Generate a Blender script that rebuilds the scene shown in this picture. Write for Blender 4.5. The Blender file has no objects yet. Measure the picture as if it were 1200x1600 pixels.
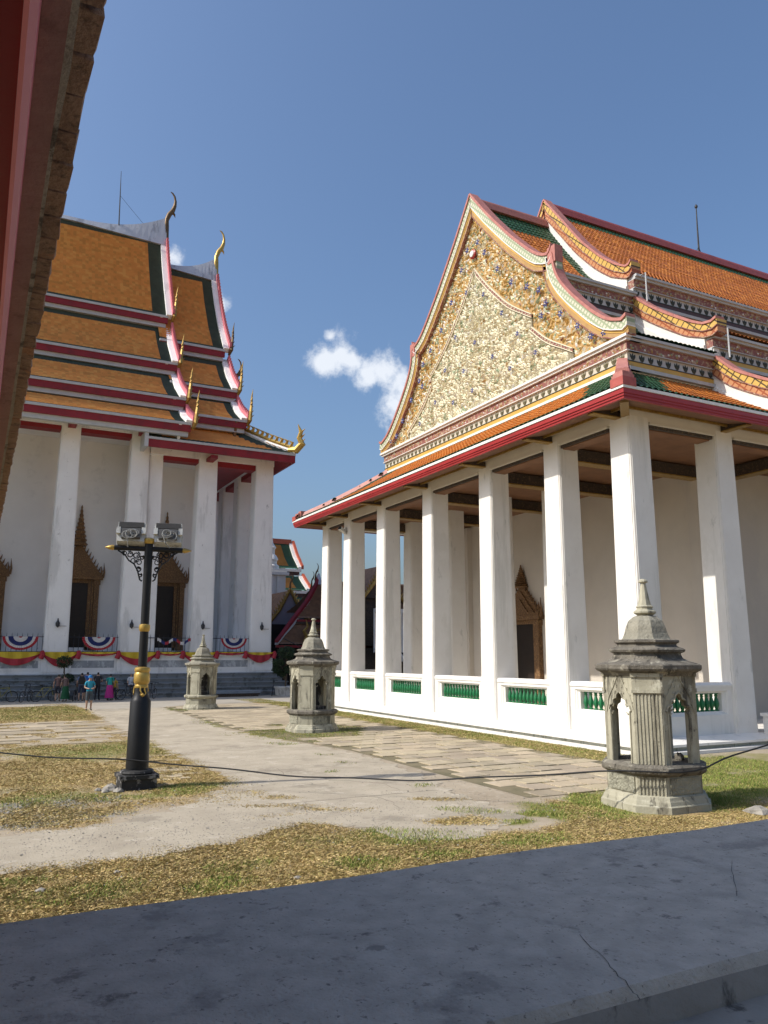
import bpy, bmesh, math, random
import numpy as np
from mathutils import Vector, Matrix

random.seed(7); rng = np.random.default_rng(7)
R = math.radians
scn = bpy.context.scene
COL = scn.collection

# ------------------------------------------------------------------ camera
H = 2.8
cam_d = bpy.data.cameras.new('camera'); cam = bpy.data.objects.new('camera', cam_d); COL.objects.link(cam)
cam_d.sensor_fit = 'HORIZONTAL'; cam_d.sensor_width = 36.0; cam_d.lens = 1230.0 / 1200.0 * 36.0
cam_d.clip_start = 0.05; cam_d.clip_end = 5000
cam.location = (0, 0, H)
cam.rotation_euler = (R(90) + math.atan(223 / 1230.0), 0, R(-27.18))
scn.camera = cam

# ------------------------------------------------------------------ light, sky, exposure
EL = R(43.0)
SUN = Vector((-0.984 * math.cos(EL), 0.178 * math.cos(EL), math.sin(EL))).normalized()
sd = bpy.data.lights.new('sun', 'SUN'); so = bpy.data.objects.new('sun', sd); COL.objects.link(so)
sd.energy = 4.3; sd.angle = R(0.55); sd.color = (1.0, 0.945, 0.85)
so.rotation_euler = SUN.to_track_quat('Z', 'Y').to_euler(); so.location = (-40, 20, 60)

world = bpy.data.worlds.new('World'); scn.world = world; world.use_nodes = True
wn = world.node_tree; wn.nodes.clear()
def N(nt, t, **kw):
    n = nt.nodes.new(t)
    for k, v in kw.items():
        if k == 'ins':
            for a, b in v.items(): n.inputs[a].default_value = b
        else: setattr(n, k, v)
    return n
sky = N(wn, 'ShaderNodeTexSky', sky_type='NISHITA', sun_disc=False)
sky.sun_elevation = EL; sky.sun_rotation = math.atan2(SUN.x, SUN.y)
sky.altitude = 10; sky.air_density = 1.25; sky.dust_density = 4.0; sky.ozone_density = 6.8
tc = N(wn, 'ShaderNodeTexCoord')
# scattered fair-weather clouds: soft lobes of noise at a few compass directions
lobes = [((0.3624, 0.8592, 0.3612), 0.034), ((0.3748, 0.8519, 0.3659), 0.036), ((0.3890, 0.8485, 0.3588), 0.034), ((0.4108, 0.8439, 0.3451), 0.034), ((0.4281, 0.8337, 0.3488), 0.040), ((0.4462, 0.8303, 0.3339), 0.040), ((0.4469, 0.8386, 0.3114), 0.038), ((0.4636, 0.8324, 0.3037), 0.040), ((0.4706, 0.8198, 0.3262), 0.040), ((0.3602, 0.8487, 0.3872), 0.012), ((0.1700, 0.8726, 0.4580), 0.020), ((0.2312, 0.8807, 0.4135), 0.020), 
         
         ((-0.5, 0.7, 0.30), .10), ((-0.62, 0.62, 0.30), .13), ((0.93, -0.2, 0.28), .12), ((0.2, -0.9, 0.35), .16), ((-0.3, -0.9, 0.28), .12), ((0.9, 0.25, 0.30), .10)]
noi = N(wn, 'ShaderNodeTexNoise', ins={'Scale': 20.0, 'Detail': 10.0, 'Roughness': 0.62})
wn.links.new(tc.outputs['Generated'], noi.inputs['Vector'])
acc = None
for c, r in lobes:
    c = Vector(c).normalized()
    d = N(wn, 'ShaderNodeVectorMath', operation='DISTANCE'); d.inputs[1].default_value = c
    wn.links.new(tc.outputs['Generated'], d.inputs[0])
    m = N(wn, 'ShaderNodeMapRange', ins={'From Min': 0.0, 'From Max': r * 1.5, 'To Min': 1.0, 'To Max': 0.0}); m.clamp = True
    wn.links.new(d.outputs['Value'], m.inputs['Value'])
    if acc is None: acc = m.outputs[0]
    else:
        a = N(wn, 'ShaderNodeMath', operation='MAXIMUM'); wn.links.new(acc, a.inputs[0]); wn.links.new(m.outputs[0], a.inputs[1]); acc = a.outputs[0]
ad = N(wn, 'ShaderNodeMath', operation='MULTIPLY_ADD'); ad.inputs[1].default_value = 1.9
wn.links.new(noi.outputs['Fac'], ad.inputs[0]); wn.links.new(acc, ad.inputs[2])
th = N(wn, 'ShaderNodeMapRange', interpolation_type='SMOOTHSTEP', ins={'From Min': 1.36, 'From Max': 1.85, 'To Min': 0.0, 'To Max': 0.78})
wn.links.new(ad.outputs[0], th.inputs['Value'])
gate = N(wn, 'ShaderNodeMapRange', ins={'From Min': 0.0, 'From Max': 0.15}); gate.clamp = True
wn.links.new(acc, gate.inputs['Value'])
mg = N(wn, 'ShaderNodeMath', operation='MULTIPLY'); wn.links.new(th.outputs[0], mg.inputs[0]); wn.links.new(gate.outputs[0], mg.inputs[1])
mixc = N(wn, 'ShaderNodeMix', data_type='RGBA'); mixc.inputs[7].default_value = (6.3, 6.5, 6.8, 1)
wn.links.new(mg.outputs[0], mixc.inputs[0]); wn.links.new(sky.outputs[0], mixc.inputs[6])
bg = N(wn, 'ShaderNodeBackground', ins={'Strength': 0.15}); wn.links.new(mixc.outputs[2], bg.inputs['Color'])
wo = N(wn, 'ShaderNodeOutputWorld'); wn.links.new(bg.outputs[0], wo.inputs[0])

scn.view_settings.view_transform = 'Standard'; scn.view_settings.look = 'None'
scn.view_settings.exposure = 0.12; scn.view_settings.gamma = 1.0; scn.view_settings.use_curve_mapping = False
scn.cycles.max_bounces = 8

# ------------------------------------------------------------------ materials
def mat(name, col, col2=None, scale=2.0, rough=0.75, bump=0.15, bscale=35.0, stain=None, metal=0.0, spec=0.35, bdist=0.02, attr=None, detail=5.0, coat=0.0):
    """col..col2 mottled by world-space noise; stain=(colour, amount 0..1, scale, vertical stretch)"""
    m = bpy.data.materials.new(name); m.use_nodes = True; nt = m.node_tree; nt.nodes.clear()
    out = N(nt, 'ShaderNodeOutputMaterial'); b = N(nt, 'ShaderNodeBsdfPrincipled'); nt.links.new(b.outputs[0], out.inputs[0])
    b.inputs['Roughness'].default_value = rough; b.inputs['Metallic'].default_value = metal; b.inputs['Specular IOR Level'].default_value = spec
    b.inputs['Coat Weight'].default_value = coat
    g = N(nt, 'ShaderNodeNewGeometry')
    n1 = N(nt, 'ShaderNodeTexNoise', ins={'Scale': scale, 'Detail': detail, 'Roughness': 0.6}); nt.links.new(g.outputs['Position'], n1.inputs['Vector'])
    if col2 is None: col2 = tuple(c * 0.8 for c in col)
    mr = N(nt, 'ShaderNodeMapRange', ins={'From Min': 0.32, 'From Max': 0.68}); nt.links.new(n1.outputs['Fac'], mr.inputs['Value'])
    mx = N(nt, 'ShaderNodeMix', data_type='RGBA'); mx.inputs[6].default_value = (*col, 1); mx.inputs[7].default_value = (*col2, 1)
    nt.links.new(mr.outputs[0], mx.inputs[0]); cur = mx.outputs[2]
    if attr:
        at = N(nt, 'ShaderNodeAttribute', attribute_name=attr)
        mm = N(nt, 'ShaderNodeMix', data_type='RGBA', blend_type='MULTIPLY', ins={0: 1.0}); nt.links.new(at.outputs['Color'], mm.inputs[6]); nt.links.new(cur, mm.inputs[7]); cur = mm.outputs[2]
    for st in (stain if isinstance(stain, list) else [stain] if stain else []):
        sc, am, ss, vs = st
        mp = N(nt, 'ShaderNodeMapping'); mp.inputs['Scale'].default_value = (ss, ss, ss * vs); nt.links.new(g.outputs['Position'], mp.inputs['Vector'])
        n2 = N(nt, 'ShaderNodeTexNoise', ins={'Scale': 1.0, 'Detail': 7.0, 'Roughness': 0.68}); nt.links.new(mp.outputs[0], n2.inputs['Vector'])
        m2 = N(nt, 'ShaderNodeMapRange', interpolation_type='SMOOTHSTEP', ins={'From Min': 0.575 - am * 0.5, 'From Max': 0.665 - am * 0.45, 'To Max': min(1.0, 0.72 + am)}); nt.links.new(n2.outputs['Fac'], m2.inputs['Value'])
        m3 = N(nt, 'ShaderNodeMix', data_type='RGBA'); m3.inputs[7].default_value = (*sc, 1)
        nt.links.new(m2.outputs[0], m3.inputs[0]); nt.links.new(cur, m3.inputs[6]); cur = m3.outputs[2]
    nt.links.new(cur, b.inputs['Base Color'])
    if bump:
        n3 = N(nt, 'ShaderNodeTexNoise', ins={'Scale': bscale, 'Detail': 4.0, 'Roughness': 0.6}); nt.links.new(g.outputs['Position'], n3.inputs['Vector'])
        bp = N(nt, 'ShaderNodeBump', ins={'Strength': bump, 'Distance': bdist}); nt.links.new(n3.outputs['Fac'], bp.inputs['Height']); nt.links.new(bp.outputs[0], b.inputs['Normal'])
    return m

def lattice(name, c1, c2, axes, freq, rough=.5, thick=.22):
    """diamond lattice pattern printed on glazed tile"""
    m = mat(name, c1, tuple(x * .85 for x in c1), 3, rough, 0.1)
    nt = m.node_tree; b = [n for n in nt.nodes if n.type == 'BSDF_PRINCIPLED'][0]
    g = [n for n in nt.nodes if n.type == 'NEW_GEOMETRY'][0]
    sp = N(nt, 'ShaderNodeSeparateXYZ'); nt.links.new(g.outputs['Position'], sp.inputs[0])
    outs = []
    for sgn in (1, -1):
        k = N(nt, 'ShaderNodeMath', operation='MULTIPLY_ADD'); k.inputs[1].default_value = sgn
        nt.links.new(sp.outputs[axes[1]], k.inputs[0]); nt.links.new(sp.outputs[axes[0]], k.inputs[2])
        f = N(nt, 'ShaderNodeMath', operation='MULTIPLY'); f.inputs[1].default_value = freq; nt.links.new(k.outputs[0], f.inputs[0])
        fr = N(nt, 'ShaderNodeMath', operation='FRACT'); nt.links.new(f.outputs[0], fr.inputs[0])
        lt = N(nt, 'ShaderNodeMath', operation='LESS_THAN'); lt.inputs[1].default_value = thick; nt.links.new(fr.outputs[0], lt.inputs[0]); outs.append(lt)
    mxm = N(nt, 'ShaderNodeMath', operation='MAXIMUM'); nt.links.new(outs[0].outputs[0], mxm.inputs[0]); nt.links.new(outs[1].outputs[0], mxm.inputs[1])
    src = b.inputs['Base Color'].links[0].from_socket
    mx = N(nt, 'ShaderNodeMix', data_type='RGBA'); mx.inputs[7].default_value = (*c2, 1)
    nt.links.new(mxm.outputs[0], mx.inputs[0]); nt.links.new(src, mx.inputs[6]); nt.links.new(mx.outputs[2], b.inputs['Base Color'])
    return m

WHITE = mat('white_plaster', (.765, .74, .695), (.71, .68, .63), 1.1, .85, .12, 30, [((.62, .60, .55), .05, 1.3, .10), ((.50, .49, .45), -.05, 3.0, .35), ((.66, .635, .58), .03, .5, .6)])
WHITE_OLD = mat('old_white_plaster', (.83, .82, .80), (.77, .76, .74), .9, .85, .15, 20, [((.60, .59, .57), .05, .8, .16), ((.28, .27, .26), -.10, 2.2, .7)])
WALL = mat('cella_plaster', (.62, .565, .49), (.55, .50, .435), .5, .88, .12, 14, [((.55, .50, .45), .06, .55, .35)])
WALL_L = mat('grey_plaster', (.82, .795, .77), (.76, .735, .71), .5, .88, .12, 14, [((.68, .66, .64), .02, .5, .9)])
CREAMW = mat('cream_plaster', (.72, .68, .60), (.66, .61, .53), 1.0, .85, .12, 25)
GREY = mat('grey_stone_steps', (.24, .26, .28), (.17, .19, .205), 1.2, .7, .2, 20, ((.10, .11, .11), .12, 1.5, 1))
MARBLE = mat('grey_marble', (.36, .38, .40), (.22, .235, .25), 2.5, .35, .02, 20, ((.52, .54, .55), .12, 3, .6))
RED = mat('red_lacquer', (.34, .034, .034), (.28, .027, .028), 1.0, .35, .08, 20, ((.25, .03, .03), .06, 2, 1))
REDL = mat('red_fascia', (.26, .020, .028), (.20, .016, .022), .7, .55, .08, 12, ((.17, .02, .025), .08, 1.5, 1))
PINK = mat('pink_tile', (.47, .20, .165), (.38, .145, .12), 3.0, .55, .1, 30, ((.34, .13, .11), .1, 5, 1))
PINKT = mat('pink_scales', (.58, .17, .20), (.50, .14, .17), 2.0, .6, .05, 30)
ORA = mat('orange_glazed_tile', (.50, .165, .022), (.36, .105, .016), 1.3, .42, .15, 30, ((.25, .085, .02), .10, 4, 1), spec=.4)
ORB = mat('orange_tile_weathered', (.70, .29, .07), (.59, .235, .054), 1.6, .6, .5, 7, ((.40, .165, .04), -.04, 5, 1))
ORB2 = mat('orange_tile_dark', (.58, .255, .06), (.50, .21, .05), 1.6, .6, .3, 12)
ORB3 = mat('orange_tile_pale', (.72, .345, .09), (.63, .29, .072), 1.6, .6, .3, 12)
ORA2 = mat('orange_glazed_dark', (.40, .125, .018), (.32, .095, .015), 2, .42, .15, 30, spec=.4)
ORA3 = mat('orange_glazed_pale', (.58, .21, .035), (.48, .165, .025), 2, .42, .15, 30, spec=.4)
GRN = mat('green_glazed_tile', (.028, .085, .035), (.018, .05, .022), 2.5, .42, .15, 30)
GRB = mat('dark_green_tile', (.045, .065, .048), (.03, .045, .034), 1.3, .6, .3, 9)
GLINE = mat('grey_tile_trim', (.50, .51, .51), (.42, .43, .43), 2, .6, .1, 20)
METAL = mat('grey_ridge_sheet', (.56, .58, .62), (.48, .50, .54), 1.0, .45, .05, 20, ((.30, .31, .34), .1, 1.2, .3), metal=.2)
GOLD = mat('gilt', (.46, .30, .08), (.26, .15, .04), 6, .35, .25, 25, metal=.55)
GOLDP = mat('gold_paint', (.52, .35, .09), (.42, .27, .07), 5, .35, .05, 40, metal=.5)
BRONZE = mat('dark_bronze_gilt', (.16, .10, .045), (.09, .055, .025), 4, .45, .2, 25, metal=.4)
CARVED = mat('carved_gilt_wood', (.23, .125, .055), (.11, .058, .03), 9, .55, .9, 16, ((.36, .22, .09), .12, 14, 1), bdist=.06, metal=.15)
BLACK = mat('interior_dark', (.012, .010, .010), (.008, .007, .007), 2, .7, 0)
OPENSH = mat('opening_shade', (.022, .014, .010), (.014, .009, .008), 3, .5, .1, 20)
BROWN = mat('brown_ceiling_wood', (.24, .115, .055), (.17, .08, .04), 1.5, .6, .1, 20)
DKWOOD = mat('dark_beam_wood', (.06, .042, .032), (.035, .026, .02), 4, .6, .3, 30, ((.14, .09, .05), .1, 12, 1))
YEL = mat('yellow_glazed_band', (.60, .38, .09), (.52, .31, .07), 1.5, .5, .08, 25, ((.40, .26, .10), .06, 3, .6))
CRM = mat('cream_ceramic', (.76, .71, .54), (.66, .61, .43), 6, .45, .1, 40)
OCH = mat('ochre_ceramic', (.46, .285, .11), (.36, .215, .08), 3, .55, .15, 30)
OCHB = mat('ochre_brick', (.52, .25, .12), (.42, .19, .09), 6, .6, .1, 30)
LATG = lattice('green_cream_lattice', (.60, .58, .45), (.30, .35, .22), ('Y', 'Z'), 3.6, thick=.36)
LATY = lattice('yellow_lattice', (.62, .40, .10), (.07, .045, .02), ('Y', 'Z'), 2.2, thick=.16)
BRKY = lattice('ochre_stud_band', (.54, .26, .12), (.30, .08, .03), ('Y', 'Z'), 2.6, thick=.22)
BRKR = mat('red_tile', (.42, .10, .08), (.33, .07, .06), 5, .5, .2, 20)
BLUE = mat('blue_ceramic', (.10, .13, .36), (.07, .09, .28), 5, .35, .05)
WCER = mat('white_ceramic', (.78, .76, .72), (.68, .66, .62), 5, .35, .05)
GCER = mat('sage_ceramic', (.36, .42, .28), (.27, .33, .20), 5, .4, .05)
MAROON = mat('maroon_band', (.27, .105, .085), (.20, .075, .065), 4, .6, .2, 25, ((.42, .33, .22), .16, 6, 1))
DKTILE = mat('dark_maroon_tile', (.10, .05, .045), (.06, .035, .035), 14, .5, .3, 12)
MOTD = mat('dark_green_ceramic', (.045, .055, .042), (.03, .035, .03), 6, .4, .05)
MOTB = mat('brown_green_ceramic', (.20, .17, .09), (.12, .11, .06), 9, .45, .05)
BANDC = mat('cream_band', (.60, .55, .45), (.48, .43, .34), 8, .6, .2, 20)
GREENB = mat('green_baluster_glaze', (.012, .16, .055), (.010, .115, .042), 6, .3, .05, 30, spec=.5)
STONE = mat('weathered_stucco', (.42, .395, .30), (.31, .29, .215), 2.4, .9, .4, 26, [((.17, .155, .115), .13, 2.2, .2), ((.045, .04, .033), .06, 4.0, .14), ((.55, .53, .42), -.03, 3, 1), ((.035, .03, .026), -.03, 9, .6)])
STONED = mat('blackened_stucco', (.20, .18, .145), (.09, .081, .066), 3.5, .92, .9, 18, [((.34, .315, .25), .06, 3.4, 1), ((.02, .018, .016), .04, 7, .4)], bdist=.04)
STONEM = mat('grey_stucco', (.30, .28, .22), (.20, .186, .145), 3.0, .92, .8, 20, [((.06, .054, .045), .04, 4.5, .4), ((.42, .40, .31), -.02, 3, 1)], bdist=.03)
STONER = mat('carved_stucco', (.36, .345, .265), (.26, .25, .19), 3, .9, 1.0, 13, ((.09, .085, .065), .12, 3, .5), bdist=.08)
IRON = mat('black_paint', (.008, .008, .009), (.012, .012, .012), 3, .42, .06, 40, ((.03, .028, .026), -.05, 3, .4), spec=.3)
IRONR = mat('fence_iron', (.05, .052, .055), (.03, .03, .034), 3, .6, .05)
FLOODB = mat('floodlight_housing', (.55, .55, .52), (.46, .46, .43), 4, .5, .1, 30, ((.3, .28, .25), .08, 6, 1))
FLOODD = mat('floodlight_fins', (.11, .105, .10), (.08, .078, .075), 8, .6, .2, 30)
CABLE = mat('black_rubber', (.014, .014, .014), (.02, .02, .02), 5, .6, .05)
CABLEG = mat('grey_cable', (.30, .30, .29), (.22, .22, .21), 5, .6, .05)
CONC = mat('path_concrete', (.49, .425, .325), (.38, .325, .245), 1.1, .92, 1.0, 45, [((.29, .25, .19), .06, .38, 1), ((.55, .485, .385), .03, 1.7, 1), ((.25, .215, .16), -.03, 6, 1), ((.15, .13, .10), -.06, 30, 1), ((.52, .48, .41), -.05, 22, 1)], detail=10, bdist=.03)
CONC2 = mat('road_concrete', (.40, .36, .30), (.33, .295, .245), .4, .92, .3, 40, [((.26, .235, .195), .0, .4, 1)])
SLAB = mat('paving_stone', (.46, .39, .285), (.36, .30, .215), .7, .92, .5, 28, [((.24, .21, .15), .03, 2.2, 1), ((.46, .41, .33), -.03, 4, 1), ((.15, .13, .095), -.10, 26, 1)], attr='col')
PAR = mat('parapet_cement', (.50, .455, .385), (.36, .328, .278), 14, .88, 1.0, 120, [((.25, .232, .20), .02, 4.0, 1), ((.04, .038, .034), -.035, 75, 1), ((.08, .075, .066), -.05, 26, 1), ((.48, .445, .385), .0, 6.5, 1), ((.15, .14, .12), -.07, 9, 1)], bdist=.006, detail=11)
PARD = mat('parapet_mould', (.30, .28, .245), (.22, .205, .18), 3, .95, .5, 40, [((.035, .032, .03), .02, 9, .5)], bdist=.01)
SOFF = mat('soffit_red', (.30, .022, .034), (.25, .018, .028), 1, .5, .05, 30)
SOFFP = mat('soffit_rose', (.72, .25, .32), (.64, .21, .27), 2, .45, .05, 30)
EBOARD = mat('eave_board', (.42, .25, .21), (.35, .20, .17), 6, .75, .3, 30, ((.25, .14, .12), .05, 8, 1))
MORT = mat('mortar', (.52, .48, .40), (.42, .38, .31), 12, .95, .7, 40, ((.12, .10, .08), .1, 9, 1))
OTILE = mat('old_clay_tile', (.46, .30, .21), (.32, .20, .14), 9, .85, .7, 50, [((.17, .115, .085), .08, 22, 1), ((.50, .26, .15), .04, 8, 1)])
RTILE = mat('brown_roof_tile', (.24, .14, .085), (.15, .09, .06), 2.2, .8, .5, 14)
LEAF = mat('leaf_dark', (.028, .055, .020), (.018, .036, .014), 5, .6, 0)
TRUNK = mat('bark', (.12, .09, .06), (.08, .06, .04), 8, .9, .4, 30)
POT = mat('white_planter', (.60, .59, .56), (.52, .51, .48), 3, .8, .2, 20, ((.3, .29, .26), .1, 5, .5))
ROCK = mat('rubble', (.36, .33, .28), (.24, .22, .19), 6, .95, .6, 30)
LAV = mat('gable_lavender', (.30, .28, .33), (.25, .235, .28), 2, .7, .1, 20)

# ------------------------------------------------------------------ mesh builder
class MB:
    def __init__(s): s.v = []; s.f = []; s.m = []; s.n = 0; s.xf = None; s.cols = None
    def addq(s, V, F, m):
        s.v.append(np.asarray(V, float)); s.q = getattr(s, 'q', []); s.q.append((np.asarray(F) + s.n, np.asarray(m))); s.n += len(V); return s
    def add(s, V, F, m=0):
        V = np.asarray(V, float).reshape(-1, 3)
        if s.xf is not None:
            A = np.array(s.xf); V = V @ A[:3, :3].T + A[:3, 3]
        s.v.append(V); n = s.n
        s.f.extend([tuple(i + n for i in f) for f in F]); s.m.extend(m if hasattr(m, '__len__') else [m] * len(F)); s.n += len(V); return s
    def box(s, x0, x1, y0, y1, z0, z1, m=0):
        return s.add([(x0, y0, z0), (x1, y0, z0), (x1, y1, z0), (x0, y1, z0), (x0, y0, z1), (x1, y0, z1), (x1, y1, z1), (x0, y1, z1)],
                     [(3, 2, 1, 0), (4, 5, 6, 7), (0, 1, 5, 4), (1, 2, 6, 5), (2, 3, 7, 6), (3, 0, 4, 7)], m)
    def prism(s, pts, ax, a, b, m=0):
        """pts: 2-D outline in the plane across axis ax ('x','y','z'), extruded a..b (may be concave: fan-free ngon)"""
        n = len(pts)
        def P(p, t): return {'x': (t, p[0], p[1]), 'y': (p[0], t, p[1]), 'z': (p[0], p[1], t)}[ax]
        V = [P(p, a) for p in pts] + [P(p, b) for p in pts]
        F = [tuple(range(n))[::-1], tuple(range(n, 2 * n))] + [(i, (i + 1) % n, n + (i + 1) % n, n + i) for i in range(n)]
        return s.add(V, F, m)
    def loft(s, rings, m=0, cap=True, closed=True):
        n = len(rings[0]); V = [p for r in rings for p in r]; F = []
        for k in range(len(rings) - 1):
            for i in range(n if closed else n - 1):
                j = (i + 1) % n; F.append((k * n + i, k * n + j, (k + 1) * n + j, (k + 1) * n + i))
        if cap: F += [tuple(range(n))[::-1], tuple(range((len(rings) - 1) * n, len(rings) * n))]
        return s.add(V, F, m)
    def lathe(s, prof, c=(0, 0), n=16, m=0, shape=None, rot=0):
        """prof: (radius, z); shape: optional unit outline [(x,y)]"""
        if shape is None: shape = [(math.cos(2 * math.pi * i / n + rot), math.sin(2 * math.pi * i / n + rot)) for i in range(n)]
        return s.loft([[(c[0] + r * x, c[1] + r * y, z) for x, y in shape] for r, z in prof], m)
    def tube(s, pts, rad, n=6, m=0):
        pts = [Vector(p) for p in pts]; rings = []; up = None
        for i, p in enumerate(pts):
            t = (pts[min(i + 1, len(pts) - 1)] - pts[max(i - 1, 0)]).normalized()
            if up is None: up = Vector((0, 0, 1)) if abs(t.z) < .9 else Vector((1, 0, 0))
            a = t.cross(up).normalized(); b2 = a.cross(t).normalized(); up = b2
            r = rad[i] if hasattr(rad, '__len__') else rad
            rings.append([tuple(p + (a * math.cos(2 * math.pi * k / n) + b2 * math.sin(2 * math.pi * k / n)) * r) for k in range(n)])
        return s.loft(rings, m)
    def build(s, name, mats, parent=None, local=False, smooth=None, kind=None):
        me = bpy.data.meshes.new(name)
        V = np.concatenate(s.v)
        off = np.zeros(3)
        if not local:
            if parent is not None: off = np.array(rootloc(parent))
            else: off = np.array([(V[:, 0].min() + V[:, 0].max()) / 2, (V[:, 1].min() + V[:, 1].max()) / 2, V[:, 2].min()])
        if getattr(s, 'q', None):
            Q = np.concatenate([a for a, _ in s.q]); s.m = list(s.m) + np.concatenate([b_ for _, b_ in s.q]).tolist()
            idx = np.concatenate([np.array([i for f in s.f for i in f], dtype=np.int64), Q.ravel()]); ln = np.array([len(f) for f in s.f] + [4] * len(Q)); st = np.r_[0, np.cumsum(ln)[:-1]]
            me.vertices.add(len(V)); me.vertices.foreach_set('co', (V - off).ravel()); me.loops.add(len(idx)); me.loops.foreach_set('vertex_index', idx.astype(np.int32)); me.polygons.add(len(ln)); me.polygons.foreach_set('loop_start', st.astype(np.int32)); me.update(calc_edges=True)
        else: me.from_pydata((V - off).tolist(), [], s.f)
        mats = mats if isinstance(mats, (list, tuple)) else [mats]
        for q in mats: me.materials.append(q)
        if len(mats) > 1: me.polygons.foreach_set('material_index', np.array(s.m, dtype=np.int32))
        if smooth is not None:
            me.shade_smooth(); me.set_sharp_from_angle(angle=R(smooth))
        me.update()
        o = bpy.data.objects.new(name, me); COL.objects.link(o)
        if parent is not None: o.parent = parent
        elif not local: o.location = off
        if kind: o['kind'] = kind
        return o
def rootloc(o):
    v = Vector((0, 0, 0))
    while o is not None: v += o.location; o = o.parent
    return v
def tag(o, label, cat=None, group=None):
    o['label'] = label
    if cat: o['category'] = cat
    if group: o['group'] = group
    return o
def thing(name, label, cat, loc, group=None):
    o = bpy.data.objects.new(name, None); COL.objects.link(o); o.location = loc; o.empty_display_size = .3
    return tag(o, label, cat, group)
def inst(o, loc, parent=None, name=None, rz=None, sc=None):
    c = o.copy(); COL.objects.link(c)
    if parent is not None: c.parent = parent
    c.location = loc
    if rz is not None: c.rotation_euler = (0, 0, rz)
    if sc is not None: c.scale = sc
    for k in ('label', 'category', 'group'):
        if k in c and parent is not None: del c[k]
    return c
def copy_tree(o, parent=None):
    c = o.copy(); COL.objects.link(c); c.parent = parent
    for ch in list(o.children): copy_tree(ch, c)
    return c
def structure(o): o['kind'] = 'structure'; return o

def vnoise(x, y, sc, seed=0):
    """smooth value noise, numpy"""
    r = np.random.default_rng(seed).random((128, 128)); x = np.asarray(x) / sc + 37.3; y = np.asarray(y) / sc + 11.7
    xi = np.floor(x).astype(int); yi = np.floor(y).astype(int); fx = x - xi; fy = y - yi
    fx = fx * fx * (3 - 2 * fx); fy = fy * fy * (3 - 2 * fy); g = lambda a, b: r[a % 128, b % 128]
    return (g(xi, yi) * (1 - fx) + g(xi + 1, yi) * fx) * (1 - fy) + (g(xi, yi + 1) * (1 - fx) + g(xi + 1, yi + 1) * fx) * fy
def fbm(x, y, sc, seed=0, o=4): return sum(vnoise(x, y, sc / 2 ** k, seed + k) * .5 ** k for k in range(o)) / sum(.5 ** k for k in range(o))
def inpoly(x, y, poly):
    x = np.asarray(x); y = np.asarray(y); c = np.zeros(x.shape, bool); n = len(poly)
    for i in range(n):
        x1, y1 = poly[i]; x2, y2 = poly[(i + 1) % n]
        if y1 == y2: continue
        c ^= ((y1 > y) != (y2 > y)) & (x < (x2 - x1) * (y - y1) / (y2 - y1) + x1)
    return c
def polyline(pts, t):
    """sample a polyline (list of tuples) at t in 0..1 by arc length"""
    P = np.array(pts, float); d = np.r_[0, np.cumsum(np.linalg.norm(np.diff(P, axis=0), axis=1))]; d /= d[-1]
    return np.stack([np.interp(t, d, P[:, k]) for k in range(P.shape[1])], -1)

def tile_slope(mb, prof, a0, a1, to3, w=.25, rowh=.28, amp=.04, lift=.03, zone=None, keep=None, seg=3, vary=False):
    """rounded tile courses on a roof slope. prof: (out, z) from top to eave; courses run a0..a1 along the other axis;
    to3(a, out, z)->xyz arrays; zone(a, t)->material index; keep(a, t)->bool"""
    L = np.linalg.norm(np.diff(np.array(prof), axis=0), axis=1).sum()
    nr = max(2, int(round(L / rowh))); nc = max(2, int(round((a1 - a0) / w)))
    t = np.repeat(np.linspace(0, 1, nr + 1), 2)[1:-1]                     # r0, r1, r1, r2, r2 ...
    lf = np.tile([0.0, lift], nr)
    p = polyline(prof, t); e = polyline(prof, np.clip(t + .01, 0, 1)) - polyline(prof, np.clip(t - .01, 0, 1))
    e /= np.linalg.norm(e, axis=1)[:, None]; nrm = np.stack([-e[:, 1], e[:, 0]], -1); nrm *= np.sign(nrm[:, 1:2])
    ns = nc * seg + 1; a = np.linspace(a0, a1, ns); hump = amp * np.abs(np.sin(np.pi * (np.arange(ns) % seg) / seg))
    hh = lf[:, None] + hump[None, :] + rng.normal(0, .003, (len(t), 1))
    O = p[:, 0:1] + nrm[:, 0:1] * hh; Z = p[:, 1:2] + nrm[:, 1:2] * hh; A = np.broadcast_to(a[None, :], O.shape)
    V = to3(A, O, Z).reshape(-1, 3)
    r, c = np.meshgrid(np.arange(len(t) - 1), np.arange(ns - 1), indexing='ij'); r = r.ravel(); c = c.ravel()
    tm = (t[r] + t[r + 1]) / 2; am = (a[c] + a[c + 1]) / 2
    # whole tile decides its colour and whether it is kept
    row = np.minimum((tm * nr).astype(int), nr - 1); colu = c // seg
    tc_ = (row + .5) / nr; ac = a0 + (colu + .5) * (a1 - a0) / nc
    ok = keep(ac, tc_) if keep else np.ones(len(r), bool)
    mi = zone(ac, tc_) if zone else np.zeros(len(r), int)
    if vary:
        hsh = np.random.default_rng(nc * 7 + nr).random((nr, nc))[row, colu]; mi = np.where(np.asarray(mi) == 0, np.where(hsh < .58, 0, np.where(hsh < .80, 2, 3)), mi)
    i = r * ns + c; F = np.stack([i, i + 1, i + ns + 1, i + ns], -1)[ok]
    mb.addq(V, F, np.asarray(mi)[ok])

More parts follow.
